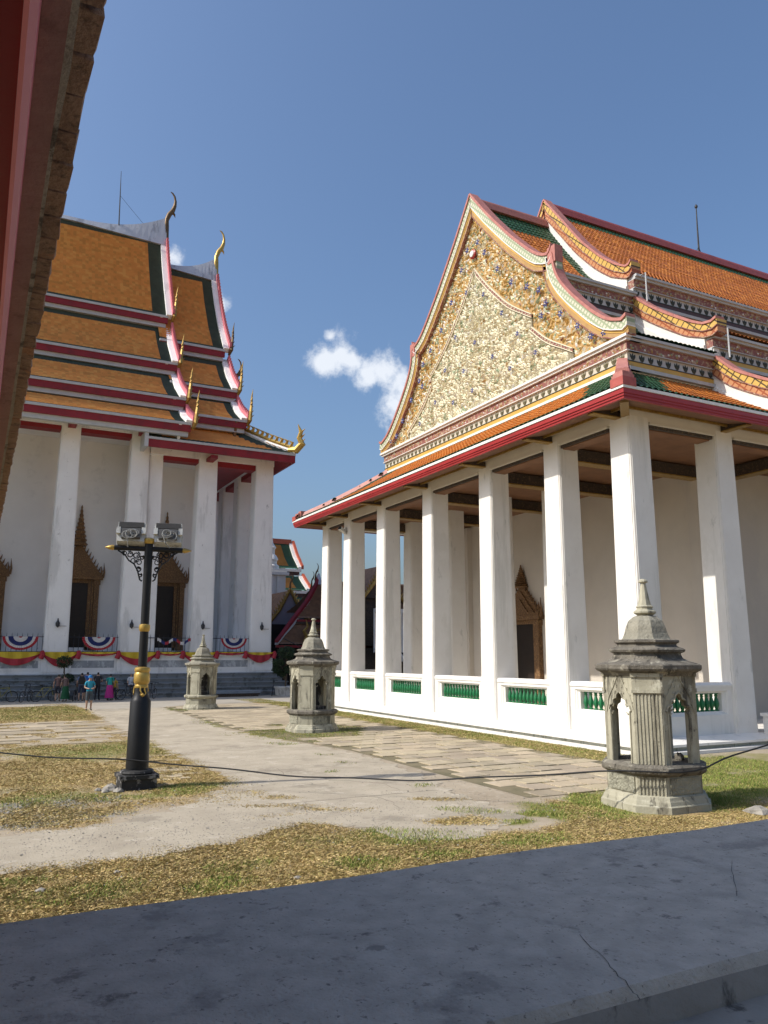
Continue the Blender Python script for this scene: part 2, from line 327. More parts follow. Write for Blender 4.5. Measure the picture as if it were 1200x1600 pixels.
def ribbon(mb, pts, d0, d1, x0, x1, to3, m=0, end=5):
    """band that follows a curve pts=(o,z) between inward offsets d0<d1, extruded x0..x1"""
    P = np.array(pts, float); T = np.gradient(P, axis=0); T /= np.linalg.norm(T, axis=1)[:, None]
    Nn = np.stack([T[:, 1], -T[:, 0]], -1); Nn *= np.where(Nn[:, 1:2] > 0, -1, 1)
    if end:
        k = np.clip((np.arange(len(P)) - (len(P) - end)) / 2.0, 0, 1)[:, None]; Nn = Nn * (1 - k) + np.array([[0, -1.0]]) * k
    a = P + Nn * d0; b = P + Nn * d1; n = len(P)
    a[:, 0] = np.maximum(a[:, 0], 0.0); b[:, 0] = np.maximum(b[:, 0], 0.0)
    rings = []
    for k in range(n):
        rings.append([tuple(to3(x0, *a[k])), tuple(to3(x1, *a[k])), tuple(to3(x1, *b[k])), tuple(to3(x0, *b[k]))])
    mb.loft(rings, m)
def smooth_curve(pts, n=24):
    P = np.array(pts, float); d = np.r_[0, np.cumsum(np.linalg.norm(np.diff(P, axis=0), axis=1))]
    t = np.linspace(0, d[-1], n); out = np.stack([np.interp(t, d, P[:, k]) for k in range(P.shape[1])], -1)
    for _ in range(2): out[1:-1] = (out[:-2] + 2 * out[1:-1] + out[2:]) / 4
    return out

# ================================================================== SETTING: ground
LOW = [(-14, 11.6), (-2, 11.9), (.5, 11.9), (1.3, 11.8), (2.1, 11.9), (3.0, 12.0), (3.9, 12.4), (4.8, 12.8), (5.4, 12.9), (6.0, 12.4), (6.0, 11.7), (6.2, 11.0), (6.9, 10.75), (7.6, 10.9), (8.4, 10.6), (9.2, 10.8), (9.8, 11.6), (10.2, 12.6)]
P_LEFT = [(5.35, 44.3), (5.25, 29.4), (5.3, 25), (5.4, 21.7), (5.5, 18.6), (4.9, 17.2), (4.3, 16.2), (3.4, 15.2), (2.2, 14.55), (.5, 14.3), (-4, 14.6), (-14, 14.5)]
P_RIGHT = [(9.0, 12.4), (8.9, 13.6), (9.2, 14.9), (9.6, 16.6), (9.8, 17.8), (10.0, 19.6), (10.0, 22.0), (9.6, 24.4), (9.1, 27.4), (8.7, 30.5), (9.1, 36), (9.3, 44.3)]
PATH = [(-14, 11.6), (-2, 11.9), (.5, 11.9), (2.1, 11.9), (3.0, 12.0), (3.9, 12.4), (4.8, 12.8), (5.4, 12.9), (5.95, 12.4), (6.0, 11.7), (6.2, 11.1), (6.9, 10.8), (7.8, 11.2), (8.6, 11.6)] + P_RIGHT + P_LEFT
def rough_poly(poly, step, amp, seed):
    out = []; n = len(poly); r = random.Random(seed)
    for i in range(n):
        a = Vector(poly[i]); b = Vector(poly[(i + 1) % n]); d = (b - a).length
        k = max(1, int(d / step)); nn = Vector((-(b - a).y, (b - a).x)).normalized()
        for j in range(k):
            q = a.lerp(b, j / k) + nn * (r.uniform(-1, 1) * amp + amp * 1.3 * math.sin(i * 3.1 + j * .7)); out.append((q.x, q.y))
    return out
def sheet(name, poly, z, m, depth=.06):
    from mathutils.geometry import tessellate_polygon
    V = [Vector((x, y, z)) for x, y in poly]; T = []
    for a, b_, c in tessellate_polygon([V]):
        T.append((a, b_, c) if (V[b_] - V[a]).cross(V[c] - V[a]).z > 0 else (a, c, b_))
    me = bpy.data.meshes.new(name); me.from_pydata([tuple(q) for q in V], [], T); me.materials.append(m)
    o = bpy.data.objects.new(name, me); COL.objects.link(o); return structure(o)

# masks used for soil colour and for where blades grow -----------------------------------------
def masks(x, y):
    n = fbm(x, y, 2.2, 3); n2 = fbm(x, y, .7, 9); n3 = fbm(x, y, 5.0, 21)
    def soft(d): return 1 / (1 + np.exp(-d))
    def blob(cx, cy, rx, ry, a=0.0, s=5.0):
        ca, sa = math.cos(a), math.sin(a); u = (x - cx) * ca + (y - cy) * sa; w = -(x - cx) * sa + (y - cy) * ca
        return soft((1 - np.sqrt((u / rx) ** 2 + (w / ry) ** 2) + (n2 - .5) * 1.3) * s)
    green = np.zeros_like(x); dry = np.zeros_like(x); grav = np.zeros_like(x)
    # foreground strip
    lowy = np.interp(x, [p[0] for p in LOW if p[0] not in (6.0,)], [p[1] for p in LOW if p[0] not in (6.0,)])
    fg = soft((lowy + .25 + (n - .5) * .9 - y) * 6) * (x < 10.4)
    dry = np.maximum(dry, fg * (.55 + .9 * (n2 - .3)))
    for b in ((6.4, 11.3, 1.4, .6, -.5), (5.0, 10.25, .5, .35, 0), (2.9, 10.2, .45, .35, 0), (3.4, 10.9, .7, .3, .2), (1.5, 10.6, .8, .4, 0), (.4, 11.4, .9, .2, 0), (7.8, 10.3, .8, .35, 0), (6.2, 10.15, .5, .3, 0)):
        green = np.maximum(green, blob(*b) * .85)
    # left yard
    ly = soft((5.35 + (n2 - .5) * .5 - x) * 6) * soft((y - 15.0 - (x > 2.4) * .5 + (n - .5)) * 3)
    band = soft((27.5 - y + (n - .5) * 3) * 1.5); far = soft((y - 37.5 + (n3 - .5) * 3) * 1.2) * soft((47.8 - y + (n - .5)) * 2)
    dry = np.maximum(dry, ly * (band * (.40 + 1.0 * (n - .35)) + far * .85 + .35 * (n2 > .55)))
    green = np.maximum(green, ly * (band * soft((n3 - .50) * 14) * .75 + far * soft((n - .44) * 10) * .75))
    grav = np.maximum(grav, blob(.2, 16.6, 2.4, 1.0, .1, 4) * ly + .8 * blob(1.2, 15.2, 1.6, .35, .1))
    green = np.maximum(green, blob(.6, 17.3, 2.6, .8, .1, 4) * .8); green = np.maximum(green, blob(4.4, 17.6, .8, .45, 0) * 1.0); green = np.maximum(green, blob(3.2, 17.0, 1.6, .35, 0) * .75)
    # worn tufts on the path edge
    for b in ((5.6, 15.6, .5, .25, -.5), (5.2, 14.8, .9, .22, -.4), (6.0, 14.0, .8, .2, -.5), (5.0, 13.9, .6, .15, 0)): dry = np.maximum(dry, blob(*b) * .6)
    # right side: plinth lawn, shrine lawns
    pl = soft((x - 15.15 + (n - .5) * .8) * 7) * soft((17.05 - x) * 30) * soft((y - 16.3) * 3); green = np.maximum(green, pl * .62); dry = np.maximum(dry, pl * .55)
    g2 = blob(11.5, 28.0, 2.7, 2.6, 0, 5); green = np.maximum(green, g2 * .80); dry = np.maximum(dry, g2 * .35)
    green = np.maximum(green, blob(10.6, 24.6, .9, 1.2, .3, 5) * .5)
    green = np.maximum(green, blob(10.4, 42.2, 1.5, 1.2, 0) * .7); green = np.maximum(green, blob(8.9, 33.5, .6, 2.2, 0) * .5); green = np.maximum(green, blob(13.6, 33.0, 1.6, 3.4, -.4) * .4)
    g1 = blob(12.3, 11.9, 2.7, 1.25, .05, 6); green = np.maximum(green, g1); dry = np.maximum(dry, blob(11.8, 10.4, 3.2, .8, 0) * .6)
    green = np.maximum(green, blob(16.5, 12.5, 2.6, 1.6, 0, 5) * .9); green = np.maximum(green, blob(17.2, 14.9, 3.2, 1.9, 0, 5) * .75)
    for b in ((8.3, 12.7, .75, .25, -.75), (9.2, 11.9, .6, .25, -.4), (8.5, 11.5, .35, .16, 0), (8.9, 15.5, .35, .2, 0), (8.0, 18.3, .22, .14, 0), (8.9, 19.6, .5, .16, -.9), (9.2, 21.3, .45, .16, -.9), (9.0, 24.6, .6, .3, -.9)): green = np.maximum(green, blob(*b) * .9)
    for b in ((7.7, 11.95, .6, .35, -.3), (8.3, 14.0, .6, .2, -.5)): dry = np.maximum(dry, blob(*b) * .9)
    c = lambda q: np.clip(q, 0, 1)
    return c(green), c(dry), c(grav)

def ground_mat():
    m = bpy.data.materials.new('courtyard_soil'); m.use_nodes = True; nt = m.node_tree; nt.nodes.clear()
    out = N(nt, 'ShaderNodeOutputMaterial'); b = N(nt, 'ShaderNodeBsdfPrincipled', ins={'Roughness': .95, 'Specular IOR Level': .15}); nt.links.new(b.outputs[0], out.inputs[0])
    g = N(nt, 'ShaderNodeNewGeometry')
    def noise(s, d=6.0): n = N(nt, 'ShaderNodeTexNoise', ins={'Scale': s, 'Detail': d, 'Roughness': .65}); nt.links.new(g.outputs['Position'], n.inputs['Vector']); return n
    def mix(f, a, c2):
        x = N(nt, 'ShaderNodeMix', data_type='RGBA')
        if hasattr(f, 'links') or hasattr(f, 'is_linked'): nt.links.new(f, x.inputs[0])
        for s, q in ((6, a), (7, c2)):
            if isinstance(q, tuple): x.inputs[s].default_value = (*q, 1)
            else: nt.links.new(q, x.inputs[s])
        return x.outputs[2]
    def rng_(src, lo, hi): r = N(nt, 'ShaderNodeMapRange', ins={'From Min': lo, 'From Max': hi}); nt.links.new(src, r.inputs['Value']); return r.outputs[0]
    n1 = noise(.7); n2 = noise(6.0); n3 = noise(28.0, 4)
    soil = mix(rng_(n1.outputs['Fac'], .35, .65), (.40, .335, .25), (.31, .255, .185))
    soil = mix(rng_(n2.outputs['Fac'], .5, .75), soil, (.44, .385, .31))
    at = N(nt, 'ShaderNodeAttribute', attribute_name='msk'); sp = N(nt, 'ShaderNodeSeparateColor'); nt.links.new(at.outputs['Color'], sp.inputs[0])
    def gate(ch, lo, hi):
        a = N(nt, 'ShaderNodeMath', operation='MULTIPLY_ADD'); a.inputs[1].default_value = .9; nt.links.new(n2.outputs['Fac'], a.inputs[0]); nt.links.new(sp.outputs[ch], a.inputs[2]); return rng_(a.outputs[0], lo, hi)
    dryc = mix(rng_(n3.outputs['Fac'], .35, .65), (.42, .30, .14), (.28, .20, .09))
    grc = mix(rng_(n3.outputs['Fac'], .35, .65), (.17, .18, .05), (.25, .215, .085))
    cur = mix(gate('Green', .55, .95), soil, dryc); cur = mix(gate('Red', .6, 1.1), cur, grc)
    gv = mix(rng_(n3.outputs['Fac'], .4, .6), (.17, .165, .15), (.31, .30, .275)); cur = mix(gate('Blue', .75, 1.2), cur, gv)
    nt.links.new(cur, b.inputs['Base Color'])
    bp = N(nt, 'ShaderNodeBump', ins={'Strength': .7, 'Distance': .03}); nt.links.new(n3.outputs['Fac'], bp.inputs['Height']); nt.links.new(bp.outputs[0], b.inputs['Normal'])
    return m
GX = np.arange(-13, 24.01, .14); GY = np.arange(6, 50.01, .14); xx, yy = np.meshgrid(GX, GY, indexing='ij')
mk = masks(xx.ravel(), yy.ravel())
nx, ny = xx.shape; zz = (fbm(xx.ravel(), yy.ravel(), 1.6, 31) - .5) * .025 + .008 * (fbm(xx.ravel(), yy.ravel(), .3, 5) - .5)
zz = np.clip(zz * .3, -.0025, .0015) - .0025
edge = ((xx < GX[1]) | (xx > GX[-2]) | (yy < GY[1]) | (yy > GY[-2])).ravel(); zz[edge] = -.05
# one continuous sheet: fine courtyard grid with a skirt out to the horizon
V = np.stack([xx.ravel(), yy.ravel(), zz], -1); ii = np.arange(nx * ny).reshape(nx, ny)
F = np.stack([ii[:-1, :-1], ii[1:, :-1], ii[1:, 1:], ii[:-1, 1:]], -1).reshape(-1, 4).tolist()
BIG = 2500; base = len(V)
V = np.vstack([V, [(-BIG, -BIG, -.05), (BIG, -BIG, -.05), (BIG, BIG, -.05), (-BIG, BIG, -.05)]])
c00, c10, c11, c01 = ii[0, 0], ii[-1, 0], ii[-1, -1], ii[0, -1]
F = [tuple(f) for f in F]
F += [(base, base + 1, c10, *[int(q) for q in ii[-2:0:-1, 0]], c00), (base + 1, base + 2, c11, *[int(q) for q in ii[-1, -2:0:-1]], c10), (base + 2, base + 3, c01, *[int(q) for q in ii[1:-1, -1]], c11), (base + 3, base, c00, *[int(q) for q in ii[0, 1:-1]], c01)]
me = bpy.data.meshes.new('ground'); me.from_pydata(V.tolist(), [], F); me.materials.append(ground_mat())
ca = me.color_attributes.new('msk', 'FLOAT_COLOR', 'POINT'); colr = np.ones((len(V), 4)); colr[:, :3] = 0; colr[:nx * ny, 0] = mk[0]; colr[:nx * ny, 1] = mk[1]; colr[:nx * ny, 2] = mk[2]
ca.data.foreach_set('color', colr.ravel()); me.update()
ground = structure(bpy.data.objects.new('ground', me)); COL.objects.link(ground)

path_o = sheet('concrete_path', rough_poly(PATH, .12, .085, 4), .004, CONC)
road_o = sheet('temple_road', [(-60, 48.0), (-10, 47.8), (2, 48.2), (5.33, 47.9), (5.4, 44.32), (9.28, 44.34), (10.8, 45.6), (15.0, 46.4), (60, 46.2), (60, 120), (-60, 120)], .004, CONC2)
# shallow joints and cracks scored in the path
cb = MB()
for y in (14.9, 19.2, 23.6, 28.1, 33.0, 38.0):
    pts = [(5.45 + i * .35, y + random.uniform(-.02, .02), 0.0058) for i in range(11)]
    for a, b in zip(pts, pts[1:]): cb.add([(a[0], a[1] - .012, 0.0058), (b[0], b[1] - .012, 0.0058), (b[0], b[1] + .012, 0.0058), (a[0], a[1] + .012, 0.0058)], [(0, 1, 2, 3)])
for _ in range(9):
    x, y = random.uniform(5.6, 9), random.uniform(12.5, 34); a = random.uniform(0, 6.3)
    for k in range(14):
        a += random.uniform(-.5, .5); nx2, ny2 = x + .16 * math.cos(a), y + .16 * math.sin(a)
        w = .006; cb.add([(x - w, y - w, 0.0062), (nx2 - w, ny2 - w, 0.0062), (nx2 + w, ny2 + w, 0.0062), (x + w, y + w, 0.0062)], [(0, 1, 2, 3)]); x, y = nx2, ny2
        if not inpoly(np.array([x]), np.array([y]), PATH)[0]: break
jo = cb.build('joint', mat('joint_dirt', (.16, .14, .11), None, 4, .95, 0), path_o, local=True, kind='stuff')

# paving slabs: each near slab is its own piece
pav = sheet('stone_paving', [(10.05, 13.3), (14.9, 13.3), (15.2, 17), (15.3, 27), (15.4, 45), (9.4, 45), (9.0, 31), (9.3, 27.5), (9.8, 24.5), (10.2, 22), (10.15, 19)], .002, mat('joint_sand', (.22, .18, .11), (.13, .115, .065), 1.5, .95, .6, 20))
def slab_mesh(w, d, seed):
    r = random.Random(seed); b = MB(); j = lambda: r.uniform(-.015, .015); t = .022 + r.uniform(-.006, .008); e = .02
    q = [(-w / 2 + j(), -d / 2 + j()), (w / 2 + j(), -d / 2 + j()), (w / 2 + j(), d / 2 + j()), (-w / 2 + j(), d / 2 + j())]
    b.loft([[(x, y, -.03) for x, y in q], [(x, y, t - .008) for x, y in q], [(x * (1 - e / w * 2), y * (1 - e / d * 2), t + r.uniform(-.003, .003)) for x, y in q]])
    me = b.build('slab', SLAB, None, local=True); COL.objects.unlink(me); m = me.data; bpy.data.objects.remove(me)
    k = r.uniform(.78, 1.12); ca = m.color_attributes.new('col', 'FLOAT_COLOR', 'POINT'); ca.data.foreach_set('color', np.tile([k, k * r.uniform(.96, 1.0), k * r.uniform(.9, .98), 1.0], len(m.vertices)))
    return m
slabs = [slab_mesh(.695, .62, s) for s in range(14)]
far = MB(); nsl = 0; farcol = []
y = 13.55; row = 0
while y < 44.5:
    x = 9.2 + (row % 2) * .36
    while x < 15.6:
        okx = inpoly(np.array([x - .3, x + .3]), np.array([y, y]), [(10.05, 13.3), (14.8, 13.3), (15.2, 17), (15.3, 27), (15.4, 45), (9.4, 45), (9.0, 31), (9.3, 27.5), (9.8, 24.5), (10.2, 22), (10.15, 19)]).all()
        g = float(mk[0][int(round((x - GX[0]) / .14)) * ny + int(round((y - GY[0]) / .14))])
        if okx and g < .55:
            if y < 26.5 and nsl < 300:
                o = bpy.data.objects.new('slab', random.choice(slabs)); COL.objects.link(o); o.parent = pav; o.location = (x + random.uniform(-.02, .02), y, 0.002 + random.uniform(-.005, .004))
                o.rotation_euler = (random.uniform(-.01, .01), random.uniform(-.008, .008), random.uniform(-.02, .02) + random.choice((0, math.pi))); nsl += 1
            else:
                far.box(x - .35, x + .35, y - .33, y + .33, -.02, .022 + random.uniform(-.004, .004)); farcol += [random.uniform(.75, 1.1)] * 8
        x += .735
    y += .70; row += 1
fo = far.build('slab_field', SLAB, pav, local=True, kind='stuff')
ca = fo.data.color_attributes.new('col', 'FLOAT_COLOR', 'POINT'); k = np.array(farcol); ca.data.foreach_set('color', np.stack([k, k * .98, k * .94, np.ones_like(k)], -1).ravel())
# sunken slabs in the left yard, half under soil
pav2 = MB(); pc = []
for _ in range(150):
    x = random.uniform(-8, 4.9); y = random.choice((28.0, 28.9, 29.9, 31, 32.2, 33.5, 35.0, 36.6)) + random.uniform(-.1, .1); w = random.uniform(.35, .75); d = random.uniform(.22, .40)
    pav2.box(x - w, x + w, y - d, y + d, -.05, .010 + random.uniform(-.006, .010)); pc += [random.uniform(.75, 1.1)] * 8
for _ in range(14):
    x = 4.4 + random.uniform(-.5, .8); y = random.uniform(18.6, 24); pav2.box(x - .4, x + .4, y - .12, y + .12, -.05, .014); pc += [random.uniform(.9, 1.15)] * 8
po = pav2.build('old_yard_slabs', SLAB, ground, local=True, kind='stuff')
ca = po.data.color_attributes.new('col', 'FLOAT_COLOR', 'POINT'); k = np.array(pc); ca.data.foreach_set('color', np.stack([k, k * .98, k * .93, np.ones_like(k)], -1).ravel())

# grass blades --------------------------------------------------------------------------------
GRASS = mat('grass_blades', (1, 1, 1), (.8, .8, .8), 2.0, .7, 0, attr='col', spec=.2)
def blades(name, label, which, n, hmin, hmax, cols):
    X = rng.uniform(-9, 19, n * 3); Y = 9 + (50 - 9) * rng.random(n * 3) ** 1.9
    gi = np.clip(((X - GX[0]) / .14).round().astype(int), 0, nx - 1) * ny + np.clip(((Y - GY[0]) / .14).round().astype(int), 0, ny - 1); mkk = [q[gi] for q in mk]; d = mkk[which]; clump = fbm(X, Y, .35, 77 + which)
    onpath = inpoly(X, Y, PATH)
    p = np.clip(d * 1.6 - (.35 if which == 0 else .12), 0, 1) * ((0.25 if which == 0 else .5) + 1.3 * np.clip(clump - .3, 0, 1)) * np.where(onpath, .75, 1.0)
    if which == 1: p *= 1 - .55 * np.clip(mkk[0] * 1.4 - .3, 0, 1)
    keep = (rng.random(n * 3) < p) & ~((X > 16.75) & (Y > 16.6)) & ~(np.hypot(X - 11.75, Y - 11.5) < 1.0) & ~(np.hypot(X - 11.5, Y - 28.2) < 1.0) & ~(np.hypot(X - 3.33, Y - 18.2) < .3)
    X = X[keep]; Y = Y[keep]; D = d[keep]; m = len(X)
    far_ = np.clip((Y - 9) / 30, 0, 1)
    h = rng.uniform(hmin, hmax, m) * (.4 + .7 * D) * (1 + .6 * (clump[keep] - .5)); w = rng.uniform(.0016, .0036, m) * (1 + 2.8 * far_)
    a = rng.uniform(0, 2 * np.pi, m); lean = rng.uniform(.2, 1.0, m) * h
    if which == 1: lean *= 2.2; h *= .6
    dx, dy = np.cos(a), np.sin(a); px, py = -dy * w, dx * w
    Z0 = np.zeros(m) - .01
    v0 = np.stack([X - px, Y - py, Z0], -1); v1 = np.stack([X + px, Y + py, Z0], -1)
    v2 = np.stack([X + dx * lean * .45 + px * .7, Y + dy * lean * .45 + py * .7, h * .7], -1); v3 = np.stack([X + dx * lean, Y + dy * lean, h], -1)
    VV = np.stack([v0, v1, v2, v3], 1).reshape(-1, 3)
    me = bpy.data.meshes.new(name); nv = m * 4; me.vertices.add(nv); me.vertices.foreach_set('co', VV.ravel())
    tri = np.array([[0, 1, 2], [0, 2, 3]]); idx = (np.arange(m)[:, None, None] * 4 + tri[None]).reshape(-1)
    me.loops.add(len(idx)); me.loops.foreach_set('vertex_index', idx.astype(np.int32)); me.polygons.add(m * 2); me.polygons.foreach_set('loop_start', np.arange(0, m * 6, 3, dtype=np.int32))
    me.materials.append(GRASS); me.update(calc_edges=True)
    C = np.array(cols)[rng.integers(0, len(cols), m)] * rng.uniform(.75, 1.2, (m, 1)); patch = fbm(X, Y, 1.1, 55)[:, None]
    C = C * (.75 + .5 * patch); C4 = np.ones((m, 4, 4)); C4[:, :, :3] = C[:, None, :]
    ca = me.color_attributes.new('col', 'FLOAT_COLOR', 'POINT'); ca.data.foreach_set('color', C4.ravel())
    o = bpy.data.objects.new(name, me); COL.objects.link(o); o['kind'] = 'stuff'; return tag(o, label, 'grass')
blades('green_grass', 'patchy short green grass round the stone shrines and along the white plinth', 0, 560000, .015, .055, [(.17, .245, .042), (.23, .285, .055), (.13, .20, .033), (.32, .32, .09), (.42, .36, .13)])
blades('dry_grass', 'dry straw-coloured grass over the left yard and along the foreground wall', 1, 1100000, .014, .055, [(.54, .40, .18), (.47, .34, .15), (.58, .45, .22), (.41, .31, .12), (.34, .30, .10), (.30, .22, .10)])
jt = MB(); jc = 0
for _ in range(9000):
    if random.random() < .5: yj = 13.55 + .35 + .70 * random.randint(0, 19) + random.gauss(0, .02); xj = random.uniform(9.9, 15.2)
    else:
        r_ = random.randint(0, 19); yj = 13.55 + .70 * r_ + random.uniform(-.35, .35); xj = 9.2 + (r_ % 2) * .36 + .367 + .735 * random.randint(0, 7) + random.gauss(0, .02)
    if float(fbm(np.array([xj]), np.array([yj]), 1.5, 91)[0]) < .50 or xj > 15.2 or (yj < 20 and xj < 10.3): continue
    a = random.uniform(0, 6.3); h = random.uniform(.012, .045); w = random.uniform(.004, .009); l = random.uniform(.2, 1.2) * h
    jt.add([(xj - w * math.sin(a), yj + w * math.cos(a), 0), (xj + w * math.sin(a), yj - w * math.cos(a), 0), (xj + l * math.cos(a), yj + l * math.sin(a), h)], [(0, 1, 2)], random.choice((0, 0, 1, 2)))
jo2 = jt.build('joint_weeds', [mat('weed_straw', (.34, .27, .12), None, 3, .8, 0), mat('weed_green', (.14, .19, .045), None, 3, .8, 0), mat('weed_brown', (.22, .17, .08), None, 3, .8, 0)], pav, local=True, kind='stuff')
# scattered pebbles
peb = MB(); 
def rock(mb, x, y, z, r, sq=.6, m=0, seed=None):
    q = random.Random(seed if seed is not None else random.random()); rings = []
    for k, (zz_, rr) in enumerate(((-.25, .75), (.15, 1.0), (.6, .78), (.95, .3))):
        rings.append([(x + r * rr * math.cos(t * 1.047) * q.uniform(.75, 1.2), y + r * rr * math.sin(t * 1.047) * q.uniform(.75, 1.2), z + r * sq * zz_ * q.uniform(.85, 1.15)) for t in range(6)])
    mb.loft(rings, m)
for _ in range(2600):
    x = random.gauss(3.6, 2.6); y = random.gauss(13.4, .9); rock(peb, x, y, .004, random.uniform(.004, .014))
for _ in range(1500):
    x = random.uniform(5.3, 10); y = 12 + 14 * random.random() ** 1.6; rock(peb, x, y, .004, random.uniform(.004, .013))
for _ in range(420):
    x = random.uniform(-4, 10); y = 9.3 + 9 * random.random() ** 1.3; rock(peb, x, y, .01, random.uniform(.008, .024))
for _ in range(420):
    x = random.gauss(.2, 1.6); y = random.gauss(16.5, .55); rock(peb, x, y, .0, random.uniform(.012, .035))
po = peb.build('pebbles', ROCK, None, kind='stuff'); tag(po, 'loose grey pebbles scattered over the yard', 'pebbles')
for (x, y, r, lab) in ((12.75, 10.15, .26, 'large pale stone on the grass right of the near shrine'), (.95, 10.9, .07, 'small pale stone by the wall at the lower left'), (1.9, 11.35, .05, 'smallest pale stone on the dry grass left of centre'), (3.9, 10.0, .06, 'dark stone just behind the foreground wall')):
    b = MB(); rock(b, x, y, 0, r, .55, 0, int(x * 100)); tag(b.build('stone', ROCK), lab, 'stone')

# ================================================================== RIGHT TEMPLE HALL
RC = 29.6
Rr = thing('temple_hall', 'white colonnaded temple hall with cream ceramic pediment facing left', 'temple', (17.0, RC, 0))
XE = 54.0
b = MB()
for (x, z0, z1, m_) in ((16.70, 0, .09, 0), (16.98, .09, .20, 1), (16.84, .20, .27, 0)):
    d = x - 16.70; b.box(x, XE + 1 - d, 16.70 + d, 42.5 - d, z0, z1, m_)
b.loft([[(16.84, 16.84, .27), (XE + .86, 16.84, .27), (XE + .86, 42.36, .27), (16.84, 42.36, .27)], [(17.30, 17.30, .40), (XE + .4, 17.30, .40), (XE + .4, 41.9, .40), (17.30, 41.9, .40)]], 0)
b.build('plinth', [WHITE, mat('groove_shade_grime', (.42, .43, .37), (.30, .31, .27), 3, .9, .3, 20, ((.16, .17, .13), .05, 4, .6))], Rr)  # recess shade is put into the groove's grey together with grime
# column: redented corner moulding, slight taper
def column_mesh(w0, w1, h, name, m):
    rings = []
    for z, w in ((0, w0), (h, w1)):
        a = w / 2; e = .035 * w / .95; g = .075 * w / .95; q = []
        pts = [(a - g, -a), (a - g, -a + e * .6), (a - e, -a + e * .6), (a - e, -a + e), (a - e * .6, -a + e), (a - e * .6, -a + g), (a, -a + g)]
        for k in range(4):
            c, s = math.cos(k * math.pi / 2), math.sin(k * math.pi / 2)
            q += [(x * c - y * s, x * s + y * c, z) for x, y in pts]
        rings.append(q)
    mb = MB(); mb.loft(rings); o = mb.build(name, m, None, local=True); me = o.data; bpy.data.objects.remove(o); return me
cm = column_mesh(1.0, .88, 9.75, 'column', WHITE)
FY = [17.87, 21.2, 25.3, 29.83, 34.4, 38.4, 41.4]; SX = [17.87, 21.7, 25.8, 29.9, 34.0, 38.1, 42.2, 46.3, 50.2, 53.4]
def col_at(me, x, y, z, root):
    o = bpy.data.objects.new('column', me); COL.objects.link(o); o.parent = root; o.location = Vector((x, y, z)) - rootloc(root); return o
for y in FY: col_at(cm, 17.9, y, .38, Rr)
for x in SX[1:]:
    for y in (17.87, 41.4): col_at(cm, x, y, .38, Rr)
# beams above the columns and moulding strip
b = MB()
b.box(17.46, 18.34, 17.43, 41.84, 10.0, 10.5); b.box(18.34, XE, 17.43, 18.31, 10.0, 10.5); b.box(18.34, XE, 40.96, 41.84, 10.0, 10.5)
b.build('beam', CREAMW, Rr)
for a, c in zip(FY, FY[1:]):
    b = MB(); b.box(17.43, 18.2, a + .47, c - .47, 9.93, 9.998, 0); b.box(17.6, 18.1, a + .5, c - .5, 9.80, 9.93, 1); b.box(17.50, 17.60, a + .5, c - .5, 9.83, 9.93, 2); b.build('lintel', [CREAMW, BROWN, DKWOOD], Rr)
for a, c in zip(SX[:5], SX[1:6]):
    b = MB(); b.box(a + .47, c - .47, 17.40, 18.2, 9.93, 9.998, 0); b.box(a + .5, c - .5, 17.6, 18.1, 9.80, 9.93, 1); b.box(a + .5, c - .5, 17.47, 17.60, 9.83, 9.93, 2); b.build('lintel', [CREAMW, BROWN, DKWOOD], Rr)
b = MB(); b.box(18.35, 24.9, 18.32, 40.95, 10.05, 10.15); b.box(24.9, XE, 18.32, 21.0, 10.05, 10.15); b.build('portico_ceiling', BROWN, Rr)
for y in FY[1:-1]:
    b = MB(); b.box(18.35, 24.9, y - .2, y + .2, 9.55, 9.99); b.box(18.35, 24.9, y - .225, y + .225, 9.52, 9.56, 1); b.build('ceiling_beam', [DKWOOD, GOLD], Rr)
for x in SX[2:6]:
    b = MB(); b.box(x - .2, x + .2, 18.32, 20.8, 9.55, 9.99); b.box(x - .225, x + .225, 18.32, 20.8, 9.52, 9.56, 1); b.build('ceiling_beam', [DKWOOD, GOLD], Rr)
# cella
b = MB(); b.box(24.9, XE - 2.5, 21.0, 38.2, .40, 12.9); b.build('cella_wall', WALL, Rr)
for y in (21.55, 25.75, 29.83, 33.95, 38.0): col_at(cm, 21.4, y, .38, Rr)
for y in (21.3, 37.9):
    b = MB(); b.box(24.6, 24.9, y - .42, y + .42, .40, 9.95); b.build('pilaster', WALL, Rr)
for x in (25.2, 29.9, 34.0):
    b = MB(); b.box(x - .42, x + .42, 20.7, 21.0, .40, 9.95); b.build('pilaster', WALL, Rr)

